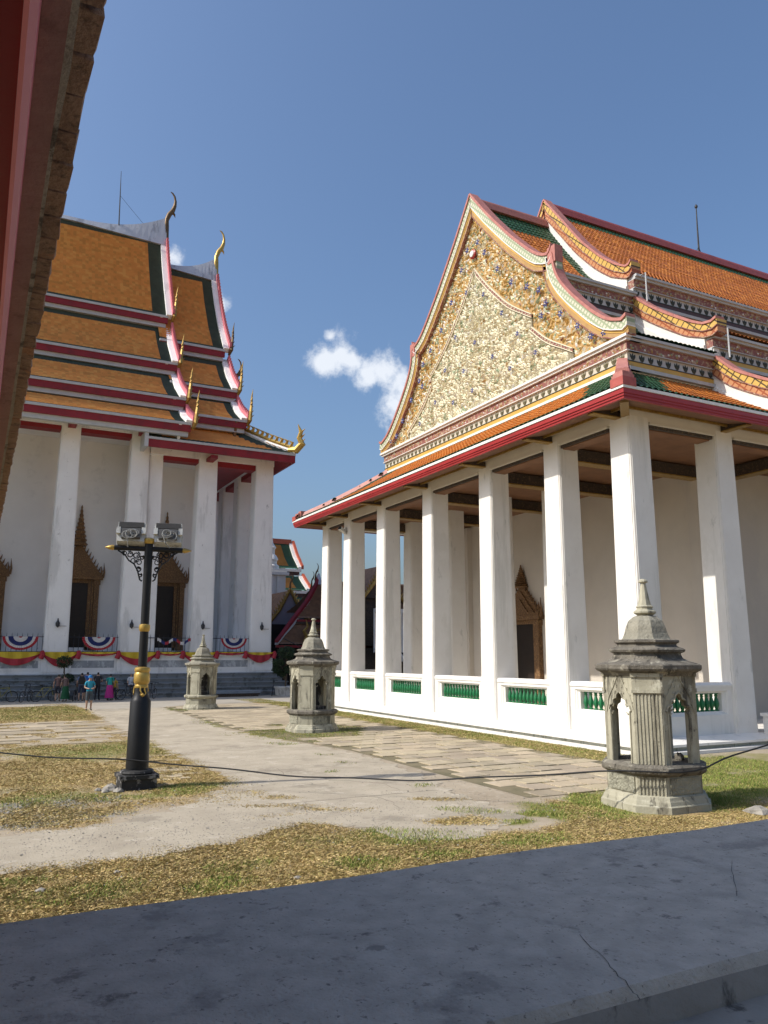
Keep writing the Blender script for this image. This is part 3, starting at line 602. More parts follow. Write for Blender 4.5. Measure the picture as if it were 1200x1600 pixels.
def door(root, mtx, w, h, ph, sh, k=1.0):
    """gilded temple door: local x across, -y outward, z up from threshold. w,h opening; ph pediment height; sh spire"""
    fr = MB(); fr.xf = mtx; o2 = w / 2
    for s in (-1, 1):
        x0 = s * o2
        for (d, ww, p) in ((0, .22, .10), (.24, .14, .18), (.40, .34, .30)):
            a, c = sorted((x0 + s * d * k, x0 + s * (d + ww) * k)); fr.box(a, c, -p * k, .02, 0, h + .25 * k)
        a, c = sorted((x0 + s * .36 * k, x0 + s * .80 * k)); fr.box(a, c, -.36 * k, .02, 0, .45 * k); fr.box(a, c, -.36 * k, .02, h - .1 * k, h + .2 * k)
    fr.box(-o2 - .2 * k, o2 + .2 * k, -.12 * k, .02, h, h + .3 * k)
    O = fr.build('door', CARVED, root)
    p = MB(); p.xf = mtx; p.box(-o2, o2, -.02, .03, 0, h); q = p.build('opening_panel', OPENSH, O)  # near-black panel fills the doorway; the opening's darkness is painted
    pd = MB(); pd.xf = mtx; z = h + .25 * k; W = o2 + .95 * k
    pd.box(-W, W, -.42 * k, .02, z, z + .22 * k); pd.box(-W * .96, W * .96, -.36 * k, .02, z + .22 * k, z + .42 * k)
    for j, (f, pr) in enumerate(((1.0, .22), (.74, .30), (.46, .38))):
        pd.prism([(-W * f * .93, z + .42 * k), (-W * f * .62, z + .42 * k + ph * f * .30), (-W * f * .30, z + .42 * k + ph * f * .66), (0, z + .42 * k + ph * f), (W * f * .30, z + .42 * k + ph * f * .66), (W * f * .62, z + .42 * k + ph * f * .30), (W * f * .93, z + .42 * k)], 'y', -pr * k, .02)
    for s in (-1, 1):
        for (fx, hh) in ((1.0, .95), (.90, .7)): pd.tube([(s * W * fx, -.25 * k, z + .15 * k), (s * (W * fx + .08 * k), -.25 * k, z + .55 * k), (s * (W * fx + .02 * k), -.25 * k, z + (.3 + hh) * k)], [.10 * k, .07 * k, .012], 5)
        for j in range(9):
            f = j / 9; pd.tube([(s * W * .93 * (1 - f), -.25 * k, z + .42 * k + ph * f * (.9 + .1 * f)), (s * (W * .93 * (1 - f) + .12 * k), -.25 * k, z + .72 * k + ph * f)], [.07 * k, .01], 4)
    pd.build('pediment', CARVED, O)
    if sh:
        sp = MB(); sp.xf = mtx; z2 = z + .42 * k + ph * .85; pr = []
        for j in range(10):
            f = j / 10; r = (.42 * (1 - f) ** 1.3 + .03) * k; pr += [(r, z2 + sh * f), (r * 1.25, z2 + sh * (f + .05))]
        pr.append((.01, z2 + sh)); sp.lathe([(r, zz_) for r, zz_ in pr], (0, -.2 * k), 8); sp.build('spire', CARVED, O)
    return O
door(Rr, Matrix.Translation((24.9, 32.75, .42)) @ Matrix.Rotation(R(-90), 4, 'Z'), 1.5, 3.9, 1.5, 1.2, .85)

# balustrade bays ----------------------------------------------------------------------
def baluster_mesh(h, r, name, m):
    p = [(.85, 0), (.85, .06), (.5, .10), (.62, .16), (.95, .30), (.98, .42), (.70, .60), (.45, .76), (.70, .82), (.45, .87), (.80, .93), (.85, 1.0)]
    mb = MB(); mb.lathe([(q * r, z * h) for q, z in p], n=8); o = mb.build(name, m, None, local=True, smooth=40); me = o.data; bpy.data.objects.remove(o); return me
bal_me = baluster_mesh(.56, .085, 'baluster', GREENB)
def bay(L, root, mtx):
    """low wall of length L with a splayed opening filled by balusters; local x along, -y outward"""
    mb = MB(); mb.xf = mtx; T = .22; z0, z1 = 0, 1.50
    m_ = .13; ox0, ox1, oz0, oz1 = .20, L - .20, .58, 1.30; s = .17; ix0, ix1, iz0, iz1 = ox0 + s, ox1 - s, oz0 + .10, oz1 - .07
    # outer face as a frame of four quads, then a stepped splay to the opening, both sides
    for sgn in (-1, 1):
        def ring(a0, a1, b0, b1, y): return [(a0, y * sgn, b0), (a1, y * sgn, b0), (a1, y * sgn, b1), (a0, y * sgn, b1)]
        rings = [ring(0, L, z0, z1 - .10, T), ring(ox0, ox1, oz0, oz1, T), ring(ox0 + .03, ox1 - .03, oz0 + .02, oz1 - .01, T - .035), ring(ox0 + .06, ox1 - .06, oz0 + .03, oz1 - .02, T - .035), ring(ox0 + .10, ox1 - .10, oz0 + .06, oz1 - .04, T - .075), ring(ix0, ix1, iz0, iz1, T - .09), ring(ix0, ix1, iz0, iz1, 0)]
        mb.loft(rings, 0, cap=False)
    # coping with bevelled nose
    mb.prism([(-T - .03, z1 - .10), (-T - .03, z1 - .02), (-T + .05, z1 + .05), (T - .05, z1 + .05), (T + .03, z1 - .02), (T + .03, z1 - .10)], 'x', -.0, L)
    O = mb.build('balustrade', WHITE, root)
    n = max(3, int((ix1 - ix0) / .205)); base = rootloc(O)
    for i in range(n):
        p = mtx @ Vector((ix0 + (i + .5) * (ix1 - ix0) / n, .0, iz0))
        q = bpy.data.objects.new('baluster', bal_me); COL.objects.link(q); q.parent = O; q.location = p - base
for a, c in zip(FY, FY[1:]):
    L = c - a - .98; bay(L, Rr, Matrix.Translation((17.72, c - .49, .40)) @ Matrix.Rotation(R(-90), 4, 'Z'))
L = SX[1] - SX[0] - .98; bay(L, Rr, Matrix.Translation((SX[0] + .49, 17.70, .40)))
bay(L, Rr, Matrix.Translation((SX[0] + .49, 41.57, .40)))
# side stair cheek and rail just inside the right edge
b = MB(); b.box(22.25, 25.2, 16.2, 17.25, 0, .9); b.box(22.2, 25.25, 16.15, 17.3, .9, 1.0); tag(b.build('stair_cheek', WHITE, Rr), 'low white block beside the second side column')
b = MB()
for x in (22.5, 23.6, 24.7): b.tube([(x, 16.7, 1.0), (x, 16.7, 1.85)], .04, 6)
b.tube([(22.3, 16.7, 1.72), (25, 16.7, 1.72)], .03, 6); b.tube([(22.35, 16.7, 1.4), (25, 16.7, 1.4)], .025, 6); b.build('hand_rail', IRONR, Rr)

# eaves, skirt roof ----------------------------------------------------------------------
ex0, ey0, ey1, exr = 16.1, 16.2, 43.05, XE + 2.3
def ring_band(mb, d0, d1, z0, z1, m):
    """rectangular eave ring: outer inset d0, thickness d1-d0"""
    a, c, e, f = ex0 + d0, exr - d0, ey0 + d0, ey1 - d0; t = d1 - d0
    mb.box(a, a + t, e, f, z0, z1, m); mb.box(a + t, c, e, e + t, z0, z1, m); mb.box(a + t, c, f - t, f, z0, z1, m)
b = MB(); ring_band(b, 0, .10, 10.28, 10.42, 0); ring_band(b, .03, .13, 10.205, 10.28, 0); ring_band(b, .06, .16, 10.13, 10.205, 0); b.build('eave_fascia', RED, Rr)
b = MB(); ring_band(b, -.03, .14, 10.424, 10.52, 0); b.build('eave_trim', WCER, Rr)
b = MB()
def soffit(mb, z0, z1, d0, d1, m=0):
    o = [(ex0 + d0, ey0 + d0), (exr - d0, ey0 + d0), (exr - d0, ey1 - d0), (ex0 + d0, ey1 - d0)]; i = [(ex0 + d1, ey0 + d1), (exr - d1, ey0 + d1), (exr - d1, ey1 - d1), (ex0 + d1, ey1 - d1)]
    mb.add([(x, y, z0) for x, y in o] + [(x, y, z1) for x, y in i], [(k, (k + 1) % 4, 4 + (k + 1) % 4, 4 + k) for k in range(4)], m)
soffit(b, 10.135, 10.40, .1, 1.45); b.build('soffit', mat('soffit_brown', (.20, .10, .05), (.13, .065, .04), 2, .6, .2, 20), Rr)
b = MB(); ring_band(b, .95, 1.0, 10.22, 10.30, 0); b.build('soffit_moulding', GOLD, Rr)
for y in FY: b = MB(); b.box(16.35, 17.5, y - .12, y + .12, 10.13, 10.32); b.box(16.33, 17.5, y - .13, y + .13, 10.10, 10.135, 1); b.build('eave_bracket', [DKWOOD, GOLD], Rr)
for x in SX[1:6]: b = MB(); b.box(x - .12, x + .12, 16.45, 17.5, 10.13, 10.32); b.box(x - .13, x + .13, 16.43, 17.5, 10.10, 10.135, 1); b.build('eave_bracket', [DKWOOD, GOLD], Rr)
b = MB(); b.xf = Matrix.Translation((16.95, 17.05, 0)) @ Matrix.Rotation(R(45), 4, 'Z'); b.box(-.75, .75, -.13, .13, 10.10, 10.34); b.build('eave_bracket', mat('bracket_wood', (.30, .20, .09), None, 4, .6, .2), Rr)
skp = [(4.15, 12.98), (2.6, 11.95), (1.2, 11.12), (.02, 10.53)]        # (inset from eave, z)
def zone_sk(lo, hi):
    def z(a, t):
        g = (t > .90) | (t < .05) | (a < lo + 1.9 + inset_at(t)) | (a > hi - 1.9 - inset_at(t)); return np.where(g, 1, 0)
    return z
def inset_at(t): return polyline(skp, t)[..., 0]
b = MB(); tile_slope(b, skp, ey0, ey1, lambda a, o, z: np.stack([ex0 + o, a, z], -1), .235, .34, .055, .03, zone_sk(ey0, ey1), lambda a, t: (a > ey0 + inset_at(t) - .1) & (a < ey1 - inset_at(t) + .1))
b.build('skirt_tiles', [ORA, GRN], Rr, kind='stuff', smooth=50)
b = MB(); tile_slope(b, skp, ex0, exr, lambda a, o, z: np.stack([a, ey0 + o, z], -1), .235, .34, .055, .03, zone_sk(ex0, exr), lambda a, t: (a > ex0 + inset_at(t) - .1)); b.build('skirt_tiles', [ORA, GRN], Rr, kind='stuff', smooth=50)
b = MB(); tile_slope(b, skp, ex0, exr, lambda a, o, z: np.stack([a, ey1 - o, z], -1), .4, .6, .05, .03, zone_sk(ex0, exr), lambda a, t: (a > ex0 + inset_at(t) - .1)); b.build('skirt_tiles', [ORA, GRN], Rr, kind='stuff', smooth=50)
# hip ridges with stepped tile ends
for (sy, yy0) in ((1, ey0), (-1, ey1)):
    hp = [(ex0 + i, yy0 + sy * i, z) for i, z in [tuple(q) for q in polyline(skp, np.linspace(1, 0, 7))]]
    b = MB(); rings = []
    for (x, y, z) in [(hp[0][0] + .45, hp[0][1] + sy * .45, hp[0][2] + .2)] + hp[1:]:
        w, hh_ = (.30, .52) if sy > 0 else (.26, .22); rings.append([(x - w * .7, y + sy * w * .7, z - .05), (x + w * .7, y - sy * w * .7, z - .05), (x + w * .42, y - sy * w * .42, z + hh_), (x - w * .42, y + sy * w * .42, z + hh_)])
    b.loft(rings); O = b.build('hip_ridge', PINK, Rr)
    for k, (zh, e) in enumerate(((.20, .05), (.36, .16), (.50, .27))):
        c = MB(); x, y = ex0 + .16 + e, yy0 + sy * (.16 + e); w = .26 - k * .03
        c.box(x - w, x + w, y - w, y + w, 10.50, 10.56 + zh); c.build('ridge_tile', BRKR if k == 0 else PINK, O)

# sections: profiles (o from centre, z)
A_t1 = [(0, 24.62), (1.5, 22.45), (3.1, 20.4), (4.5, 19.1), (5.8, 18.45)]
A_t2 = [(5.55, 17.15), (6.6, 15.85), (8.0, 14.85), (9.75, 14.3)]
B_t1 = [(0, 25.62), (1.5, 23.8), (3.1, 21.95), (4.5, 20.5), (5.8, 19.45)]
B_t2 = [(5.55, 18.0), (6.6, 17.05), (8.0, 16.05), (9.75, 15.28)]
B_t3 = [(9.5, 13.9), (10.6, 13.05), (11.9, 12.25), (13.45, 11.55)]
XA, XB, XZ = 20.0, 24.64, 50.0
def side(sg): return lambda a, o, z: np.stack([a + 0 * o, RC + sg * o, z + 0 * a], -1)
def zone_t(x0, x1, gt=.12, gb=.93, gx=.9):
    return lambda a, t: np.where((t < gt) | (t > gb) | (a < x0 + gx) | (a > x1 - gx), 1, 0)
roof = MB()
for sg in (-1, 1):
    w, rh = (.235, .30) if sg < 0 else (.6, .8)
    tile_slope(roof, A_t1, XA + .3, XB + .1, side(sg), w, rh, .05, .025, zone_t(XA, XB + .15, .22, .99, .75), vary=True)
    tile_slope(roof, A_t2, XA + .3, XB + .1, side(sg), w, rh, .05, .025, zone_t(XA, XB + .1, .1, .85, .6), vary=True)
    tile_slope(roof, B_t1, XB + .3, XZ, side(sg), w, rh, .05, .025, zone_t(XB - .6, XZ, .11, .995), vary=True)
    tile_slope(roof, B_t2, XB + .3, XZ, side(sg), w, rh, .05, .025, zone_t(XB - .6, XZ, .0, .995), vary=True)
    tile_slope(roof, B_t3, XB + .3, XZ, side(sg), w, rh, .05, .025, zone_t(XB, XZ, .1, .85), vary=True)
roof_o = roof.build('roof_tiles', [ORA, GRN, ORA2, ORA3], Rr, kind='stuff', smooth=50)
b = MB(); b.prism([(RC - .30, 24.5), (RC - .22, 24.86), (RC + .22, 24.86), (RC + .30, 24.5)], 'x', XA + .2, XB + .1); b.prism([(RC - .2, 24.86), (RC - .14, 24.98), (RC + .14, 24.98), (RC + .2, 24.86)], 'x', XA + .2, XB + .1); b.build('ridge', PINK, Rr)
b = MB(); b.prism([(RC - .30, 25.5), (RC - .22, 25.88), (RC + .22, 25.88), (RC + .30, 25.5)], 'x', XB + .2, XZ); b.prism([(RC - .2, 25.88), (RC - .14, 26.02), (RC + .14, 26.02), (RC + .2, 25.88)], 'x', XB + .2, XZ); b.build('ridge', mat('ridge_red', (.42, .10, .09), None, 3, .5, .1), Rr)

def motif(mb, to, s, m):
    """three-pronged lotus motif, local (u,w) up, p outward"""
    for (du, dw, tu, tw) in ((0, 0, 0, 1.0), (-.12, .05, -.42, .85), (.12, .05, .42, .85)):
        a = (du * s, dw * s); t = (tu * s, tw * s); d = Vector((t[0] - a[0], t[1] - a[1])).normalized(); n = Vector((-d.y, d.x)) * (.13 * s)
        q = [(a[0] + n.x * .6, a[1] + n.y * .6), (a[0] * .4 + t[0] * .6 + n.x * 1.35, a[1] * .4 + t[1] * .6 + n.y * 1.35), t, (a[0] * .4 + t[0] * .6 - n.x * 1.35, a[1] * .4 + t[1] * .6 - n.y * 1.35), (a[0] - n.x * .6, a[1] - n.y * .6)]
        c = (a[0] * .5 + t[0] * .5, a[1] * .5 + t[1] * .5)
        V = [to(u, w, 0) for u, w in q] + [to(c[0], c[1], .07 * s + .03)]
        mb.add(V, [(0, 1, 5), (1, 2, 5), (2, 3, 5), (3, 4, 5), (4, 0, 5)], m)
def entablature(root, kind, u0, u1, plane, ztop, h, mot_m, dark=False):
    """stacked cornice: white cap, maroon relief band, motif band, last band. kind 'x': faces -X at x=plane; 'y-'/'y+': faces -/+Y at y=plane"""
    S = h / 1.26
    def box(mb, d, z0, z1, m):   # d = projection outward
        if kind == 'x': mb.box(plane - d, plane + .5, u0 - d * .98, u1 + d * .98, z0, z1, m)
        elif kind == 'y-': mb.box(u0, u1, plane - d, plane + .5, z0, z1, m)
        else: mb.box(u0, u1, plane - .5, plane + d, z0, z1, m)
    c = MB(); e = .003 if kind == 'x' else 0
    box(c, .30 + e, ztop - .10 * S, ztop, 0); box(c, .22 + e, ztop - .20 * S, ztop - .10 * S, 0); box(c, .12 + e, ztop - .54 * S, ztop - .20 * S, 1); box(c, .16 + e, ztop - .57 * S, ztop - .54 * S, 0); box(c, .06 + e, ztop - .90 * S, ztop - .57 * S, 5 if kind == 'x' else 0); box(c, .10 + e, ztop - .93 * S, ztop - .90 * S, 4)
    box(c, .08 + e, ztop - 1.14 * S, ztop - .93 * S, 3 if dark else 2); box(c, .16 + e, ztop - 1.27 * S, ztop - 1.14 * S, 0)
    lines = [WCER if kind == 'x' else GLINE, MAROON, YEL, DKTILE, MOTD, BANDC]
    O = c.build('cornice', lines, root)
    mb = MB(); n = int((u1 - u0) / (.40 * S))
    for i in range(n):
        u = u0 + (i + .5) * (u1 - u0) / n; z = ztop - .88 * S
        if kind == 'x': to = lambda a, w, p: (plane - .062 - e - p, u + a, z + w)
        elif kind == 'y-': to = lambda a, w, p: (u + a, plane - .062 - p, z + w)
        else: to = lambda a, w, p: (u + a, plane + .062 + p, z + w)
        motif(mb, to, .30 * S, 0)
        # flower bosses on the maroon band
        if random.random() < .8:
            z = ztop - .47 * S - random.uniform(-.02, .03)
            for k in range(3):
                uo = random.uniform(-.16, .16); zo = random.uniform(0, .16); q = random.choice((1, 1, 2, 3))
                cc = (plane - .12 - e, u + uo, z + zo) if kind == 'x' else (u + uo, plane - .12, z + zo) if kind == 'y-' else (u + uo, plane + .12, z + zo)
                r = .05 * S
                out = (-.05, 0, 0) if kind == 'x' else (0, -.05, 0) if kind == 'y-' else (0, .05, 0)
                ring = [(cc[0], cc[1] + r * math.cos(j * 1.257), cc[2] + r * math.sin(j * 1.257)) if kind == 'x' else (cc[0] + r * math.cos(j * 1.257), cc[1], cc[2] + r * math.sin(j * 1.257)) for j in range(5)]
                mb.add(ring + [(cc[0] + out[0], cc[1] + out[1], cc[2] + out[2])], [(j, (j + 1) % 5, 5) for j in range(5)], q)
    mb.build('cornice_motifs', [mot_m, OCH, GCER, WCER], O, kind='stuff')
    return O
yA0, yA1 = 20.1, 39.1
b = MB(); b.box(20.28, XB + .5, yA0, yA1, 12.2, 14.22); b.box(XB + .5, XZ, yA0, yA1, 12.2, 15.2); b.build('upper_wall', WHITE, Rr)
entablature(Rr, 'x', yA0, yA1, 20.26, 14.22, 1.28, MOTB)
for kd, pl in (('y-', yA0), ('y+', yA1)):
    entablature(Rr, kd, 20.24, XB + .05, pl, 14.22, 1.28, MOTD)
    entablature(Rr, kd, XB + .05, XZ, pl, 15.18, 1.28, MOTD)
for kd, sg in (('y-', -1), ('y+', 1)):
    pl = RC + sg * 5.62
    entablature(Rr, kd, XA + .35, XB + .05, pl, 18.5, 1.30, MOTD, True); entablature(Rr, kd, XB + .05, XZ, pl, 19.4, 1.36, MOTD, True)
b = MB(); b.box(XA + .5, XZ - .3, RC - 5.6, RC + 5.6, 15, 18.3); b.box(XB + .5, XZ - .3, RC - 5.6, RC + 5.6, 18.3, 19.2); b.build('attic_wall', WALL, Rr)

# gable A: verge bands and ceramic relief
def both(f):
    for sg in (-1, 1): f(lambda x, o, z, sg=sg: (x, RC + sg * o, z), sg)
VA1 = smooth_curve([(.02, 25.2), (.8, 24.2), (1.55, 23.25), (3.15, 21.42), (4.5, 20.05), (5.3, 19.38), (5.62, 19.32)], 26)
VA1e = np.vstack([VA1, [(5.78, 19.42)], [(5.9, 19.62)]])
VA2 = smooth_curve([(5.95, 19.2), (6.1, 18.3), (6.5, 17.6), (7.2, 16.75), (8.2, 15.7), (9.0, 15.05), (9.6, 14.85)], 24)
VA2e = np.vstack([VA2, [(9.85, 14.95)]])
VB1 = np.vstack([smooth_curve([(.02, 26.2), (1.4, 24.3), (2.7, 22.5), (3.9, 21.16), (5.0, 20.2), (5.4, 19.98)], 26), [(5.6, 19.98)], [(5.75, 20.12)]])
VB2 = np.vstack([smooth_curve([(5.75, 18.4), (6.6, 17.6), (7.45, 16.94), (8.7, 16.05), (9.3, 15.72)], 18), [(9.7, 15.66)], [(9.95, 15.75)]])
VB3 = np.vstack([smooth_curve([(9.75, 14.2), (10.6, 13.34), (11.87, 12.57), (13.0, 12.05)], 18), [(13.4, 12.0)]])
def vergeA(to, sg):
    t = lambda x, o, z: to(x, o, z)
    for crv, nm in ((VA1e, 1), (VA2e, 2)):
        c = MB(); ribbon(c, crv, -.02, .10, XA - .08, XA + .40, t, 0); ribbon(c, crv, .09, .42, XA - .02, XA + .38, t, 1); ribbon(c, crv, .42, .46, XA - .05, XA + .4, t, 2); ribbon(c, crv, .46, .56, XA + .02, XA + .4, t, 5); ribbon(c, crv, .56, .72, XA + .04, XA + .4, t, 3); ribbon(c, crv, .72, .76, XA + .01, XA + .4, t, 4)
        if nm == 1: q0 = to(0, 5.45, 0)[1]; q1 = to(0, 6.12, 0)[1]; c.box(XA + .03, XA + .34, min(q0, q1), max(q0, q1), 18.2, 19.45, 1); c.box(XA - .045, XA + .37, min(q0, q1) + (.2 if sg > 0 else -.013), max(q0, q1) + (.013 if sg > 0 else -.2), 18.76, 19.5, 0)
        c.build('bargeboard', [PINK, LATG, WCER, OCH, MAROON, YEL], Rr)
both(vergeA)
def vergeB(to, sg):
    for crv, wv in ((VB1, .6), (VB2, .5), (VB3, .5)):
        c = MB(); ribbon(c, crv, -.02, .08, XB - .10, XB + .38, to, 0); ribbon(c, crv, .08, .34, XB - .05, XB + .5, to, 1); ribbon(c, crv, .34, .38, XB - .09, XB + .4, to, 2); ribbon(c, crv, .38, .60, XB - .04, XB + .5, to, 3); ribbon(c, crv, .60, .64, XB - .08, XB + .4, to, 2)
        cw = crv[:-2]; ribbon(c, cw, .62, .64 + wv * .6, XB - .02, XB + .5, to, 4, 4); ribbon(c, cw, .64 + wv * .6, .64 + wv * 1.2, XB - .10, XB + .5, to, 4, 4)
        c.build('bargeboard', [PINK, LATY, MAROON, BRKY, WCER], Rr)
both(vergeB)
# gable panel
gp = [(0, 24.9)] + [tuple(q) for q in VA1[3:]] + [tuple(q) for q in VA2] + [(9.6, 14.2)]
outl = [(RC - o, z) for o, z in gp] + [(RC + o, z) for o, z in gp[::-1]]
b = MB(); b.prism(outl, 'x', XA + .22, XA + .45); ped = b.build('pediment', OCH, Rr)
inn = [(0, 21.25), (1.0, 20.0), (2.6, 18.35), (4.0, 17.35), (4.25, 17.2), (4.25, 16.6), (5.2, 15.7), (6.75, 14.75), (6.75, 14.22)]
inner = [(RC - o, z) for o, z in inn] + [(RC + o, z) for o, z in inn[::-1]]
b = MB(); b.prism(inner, 'x', XA + .16, XA + .22); b.build('inner_panel', mat('gap_shade_ground', (.27, .23, .145), (.18, .15, .095), 5, .6, .2), ped)  # mid-dark ground paints in the shadow gaps between the leaves
b = MB()
inb = smooth_curve(inn[:5], 16); inb2 = smooth_curve(inn[5:8], 10)
def ibord(to, sg):
    for crv in (inb, inb2):
        ribbon(b, crv, -.02, .02, XA + .09, XA + .2, to, 0); ribbon(b, crv, .02, .14, XA + .12, XA + .2, to, 1); ribbon(b, crv, .14, .175, XA + .09, XA + .2, to, 0)
        for k in np.linspace(.03, .97, int(len(crv) * 1.6)):
            p = polyline(crv, np.array([k]))[0]; c = to(XA + .10, p[0] - .04, p[1] - .07); b.add([(c[0], c[1] + .035 * math.cos(j * 1.57), c[2] + .035 * math.sin(j * 1.57)) for j in range(4)] + [(c[0] - .03, c[1], c[2])], [(j, (j + 1) % 4, 4) for j in range(4)], 0)
both(ibord); b.build('panel_border', [CRM, MAROON], ped)
def leaf(mb, y, z, s, a, x, m):
    """curled ceramic leaf: arched ridge, 8 triangles"""
    ca_, sa = math.cos(a), math.sin(a); P = []
    for (u, w, p) in ((-.5, 0, 0), (-.2, .26, 0), (.2, .24, .0), (.5, .10, .0), (.25, -.14, 0), (-.2, -.22, 0), (-.15, .03, .34), (.25, .06, .26)):
        P.append((x - p * s * .85, y + (u * ca_ - w * sa) * s, z + (u * sa + w * ca_) * s))
    mb.add(P, [(0, 1, 6), (1, 2, 7), (1, 7, 6), (2, 3, 7), (3, 4, 7), (4, 5, 6), (4, 6, 7), (5, 0, 6)], m)
def ang(y, z):
    y = abs(y - RC); return 9.5 * float(vnoise(np.array([y]), np.array([z]), .62, 5)[0]) + random.uniform(-.35, .35)
ic = MB(); oc = MB(); g = .122
ys = np.arange(RC - 9.6, RC + 9.6, g); zs = np.arange(14.25, 25, g)
innp = inpoly; big = [(RC - max(o - .2, 0), z - .68) for o, z in gp] + [(RC + max(o - .2, 0), z - .68) for o, z in gp[::-1]]
YY, ZZ = [q.ravel() for q in np.meshgrid(ys, zs)]; YY = YY + rng.uniform(-.07, .07, len(YY)); ZZ = ZZ + rng.uniform(-.07, .07, len(ZZ))
I_in = inpoly(YY, ZZ, inner); I_ok = inpoly(YY - .15, ZZ + .18, inner) & inpoly(YY + .15, ZZ + .18, inner); I_big = inpoly(YY, ZZ, big); I_nr = inpoly(YY, ZZ - .13, inner)
for y1, z1, di, dk, db, dn in zip(YY.tolist(), ZZ.tolist(), I_in, I_ok, I_big, I_nr):
    if 1:
        if di:
            if dk:
                leaf(ic, y1, z1, random.uniform(.18, .28), ang(y1, z1), XA + .16, random.choices((0, 1, 2, 3, 4), (83, 6, 6, 4, 1))[0])
        elif db and not dn:
            if random.random() < .96: leaf(oc, y1, z1, random.uniform(.16, .26), ang(y1, z1), XA + .22, random.choices((0, 1, 2, 3, 4), (36, 42, 11, 9, 2))[0])
ic.build('leaf_relief', [CRM, mat('yellow_cream_ceramic', (.56, .48, .27), None, 6, .45, .1), GCER, WCER, OCH], ped, kind='stuff'); oc.build('leaf_relief', [CRM, mat('gold_ceramic', (.52, .33, .10), None, 6, .45, .1), GCER, WCER, MAROON], ped, kind='stuff')
fb = MB()
for j in range(6):
    a = j * 1.047; fb.add([(0, 0, 0), (-.05, .11 * math.cos(a - .4), .11 * math.sin(a - .4)), (-.03, .19 * math.cos(a), .19 * math.sin(a)), (-.05, .11 * math.cos(a + .4), .11 * math.sin(a + .4)), (-.09, .10 * math.cos(a), .10 * math.sin(a))], [(0, 1, 4), (1, 2, 4), (2, 3, 4), (3, 0, 4)], 0)
fb.add([(-.07, .05 * math.cos(j), .05 * math.sin(j)) for j in (0, 1.57, 3.14, 4.71)] + [(-.12, 0, 0)], [(0, 1, 4), (1, 2, 4), (2, 3, 4), (3, 0, 4)], 1)
fo = fb.build('flower', [BLUE, WCER], None, local=True); fme = fo.data; bpy.data.objects.remove(fo)
fpos = [(.55, 20.2), (-.9, 19.5), (1.6, 18.3), (-2.3, 18.0), (-.1, 17.4), (2.6, 16.9), (-3.4, 16.6), (.9, 16.3), (-1.5, 16.2), (3.6, 15.5), (-4.6, 15.3), (-2.8, 15.2), (.2, 15.1), (1.9, 15.0), (5.2, 14.8)]
for o, z in fpos: q = bpy.data.objects.new('flower', fme); COL.objects.link(q); q.parent = ped; q.scale = (.8, .8, .8); q.location = Vector((XA + .02, RC + o, z)) - rootloc(ped)
for o, z in [(1.0, 21.6), (2.0, 20.3), (3.0, 19.2), (4.1, 18.5), (5.3, 17.2), (4.9, 18.0), (6.2, 16.4), (7.2, 15.5), (7.9, 14.8), (.45, 22.4), (5.0, 16.8), (8.6, 14.7)]:
    for sg in (-1, 1): q = bpy.data.objects.new('flower', fme); COL.objects.link(q); q.parent = ped; q.location = Vector((XA + .08, RC + sg * o, z)) - rootloc(ped)
b = MB(); b.xf = Matrix.Translation((XA + .1, RC, 22.0)) @ Matrix.Rotation(R(-90), 4, 'Y'); b.lathe([(.24, 0), (.24, .06), (.17, .1)], n=16, m=0); b.lathe([(.18, .08), (.15, .13), (.02, .15)], n=16, m=1); b.build('medallion', [RED, WCER], ped)
# rear gable closing, end gable behind B verge
gB = [(RC - o, z) for o, z in [(0, 25.6), (2.7, 21.9), (5.6, 19.3), (5.6, 18), (9.6, 15.2), (9.6, 14)]] + [(RC + o, z) for o, z in [(9.6, 14), (9.6, 15.2), (5.6, 18), (5.6, 19.3), (2.7, 21.9)]]
b = MB(); b.prism(gB, 'x', XB + .1, XB + .4); b.prism(gB, 'x', XZ - .3, XZ); b.build('gable_wall', WHITE, Rr)
# downpipes on the side
for (x, y, z0, z1) in ((24.95, 23.4, 18.0, 19.35), (25.05, 19.55, 14.1, 15.3)):
    b = MB(); b.tube([(x - .05, y + .35, z1 - .05), (x, y, z1), (x, y, z0)], .035, 6); b.build('downpipe', GLINE, Rr)
# lightning rod on ridge
b = MB(); b.tube([(36.0, RC, 25.95), (36.02, RC, 27.8), (36.05, RC, 28.9)], [.06, .045, .03], 6); b.lathe([(.0, 28.85), (.09, 28.95), (.09, 29.05), (.02, 29.15), (.0, 29.2)], (36.05, RC), 8); b.tube([(35.6, RC - .1, 25.9), (36.0, RC, 26.4), (36.4, RC + .1, 25.9)], .02, 5); b.build('lightning_rod', IRONR, Rr)
# lamp hanging in the portico, camera on the corner column
b = MB(); b.tube([(19.9, 28.1, 9.9), (19.9, 28.1, 6.2)], .012, 5); b.lathe([(.03, 6.25), (.10, 6.1), (.12, 5.9), (.05, 5.7), (.02, 5.6)], (19.9, 28.1), 8); tag(b.build('hanging_lamp', IRONR), 'thin hanging lamp on a rod between the white front columns', 'lamp')
b = MB(); b.xf = Matrix.Translation((17.30, 38.4, 9.35)) @ Matrix.Rotation(R(20), 4, 'Z') @ Matrix.Rotation(R(25), 4, 'Y'); b.box(-.35, .12, -.10, .10, -.09, .09, 0); b.box(-.40, -.35, -.08, .08, -.07, .07, 1); b.box(.0, .1, -.03, .03, .09, .3, 0); tag(b.build('security_camera', [POT, BLACK]), 'small grey security camera high on a far white column', 'camera')

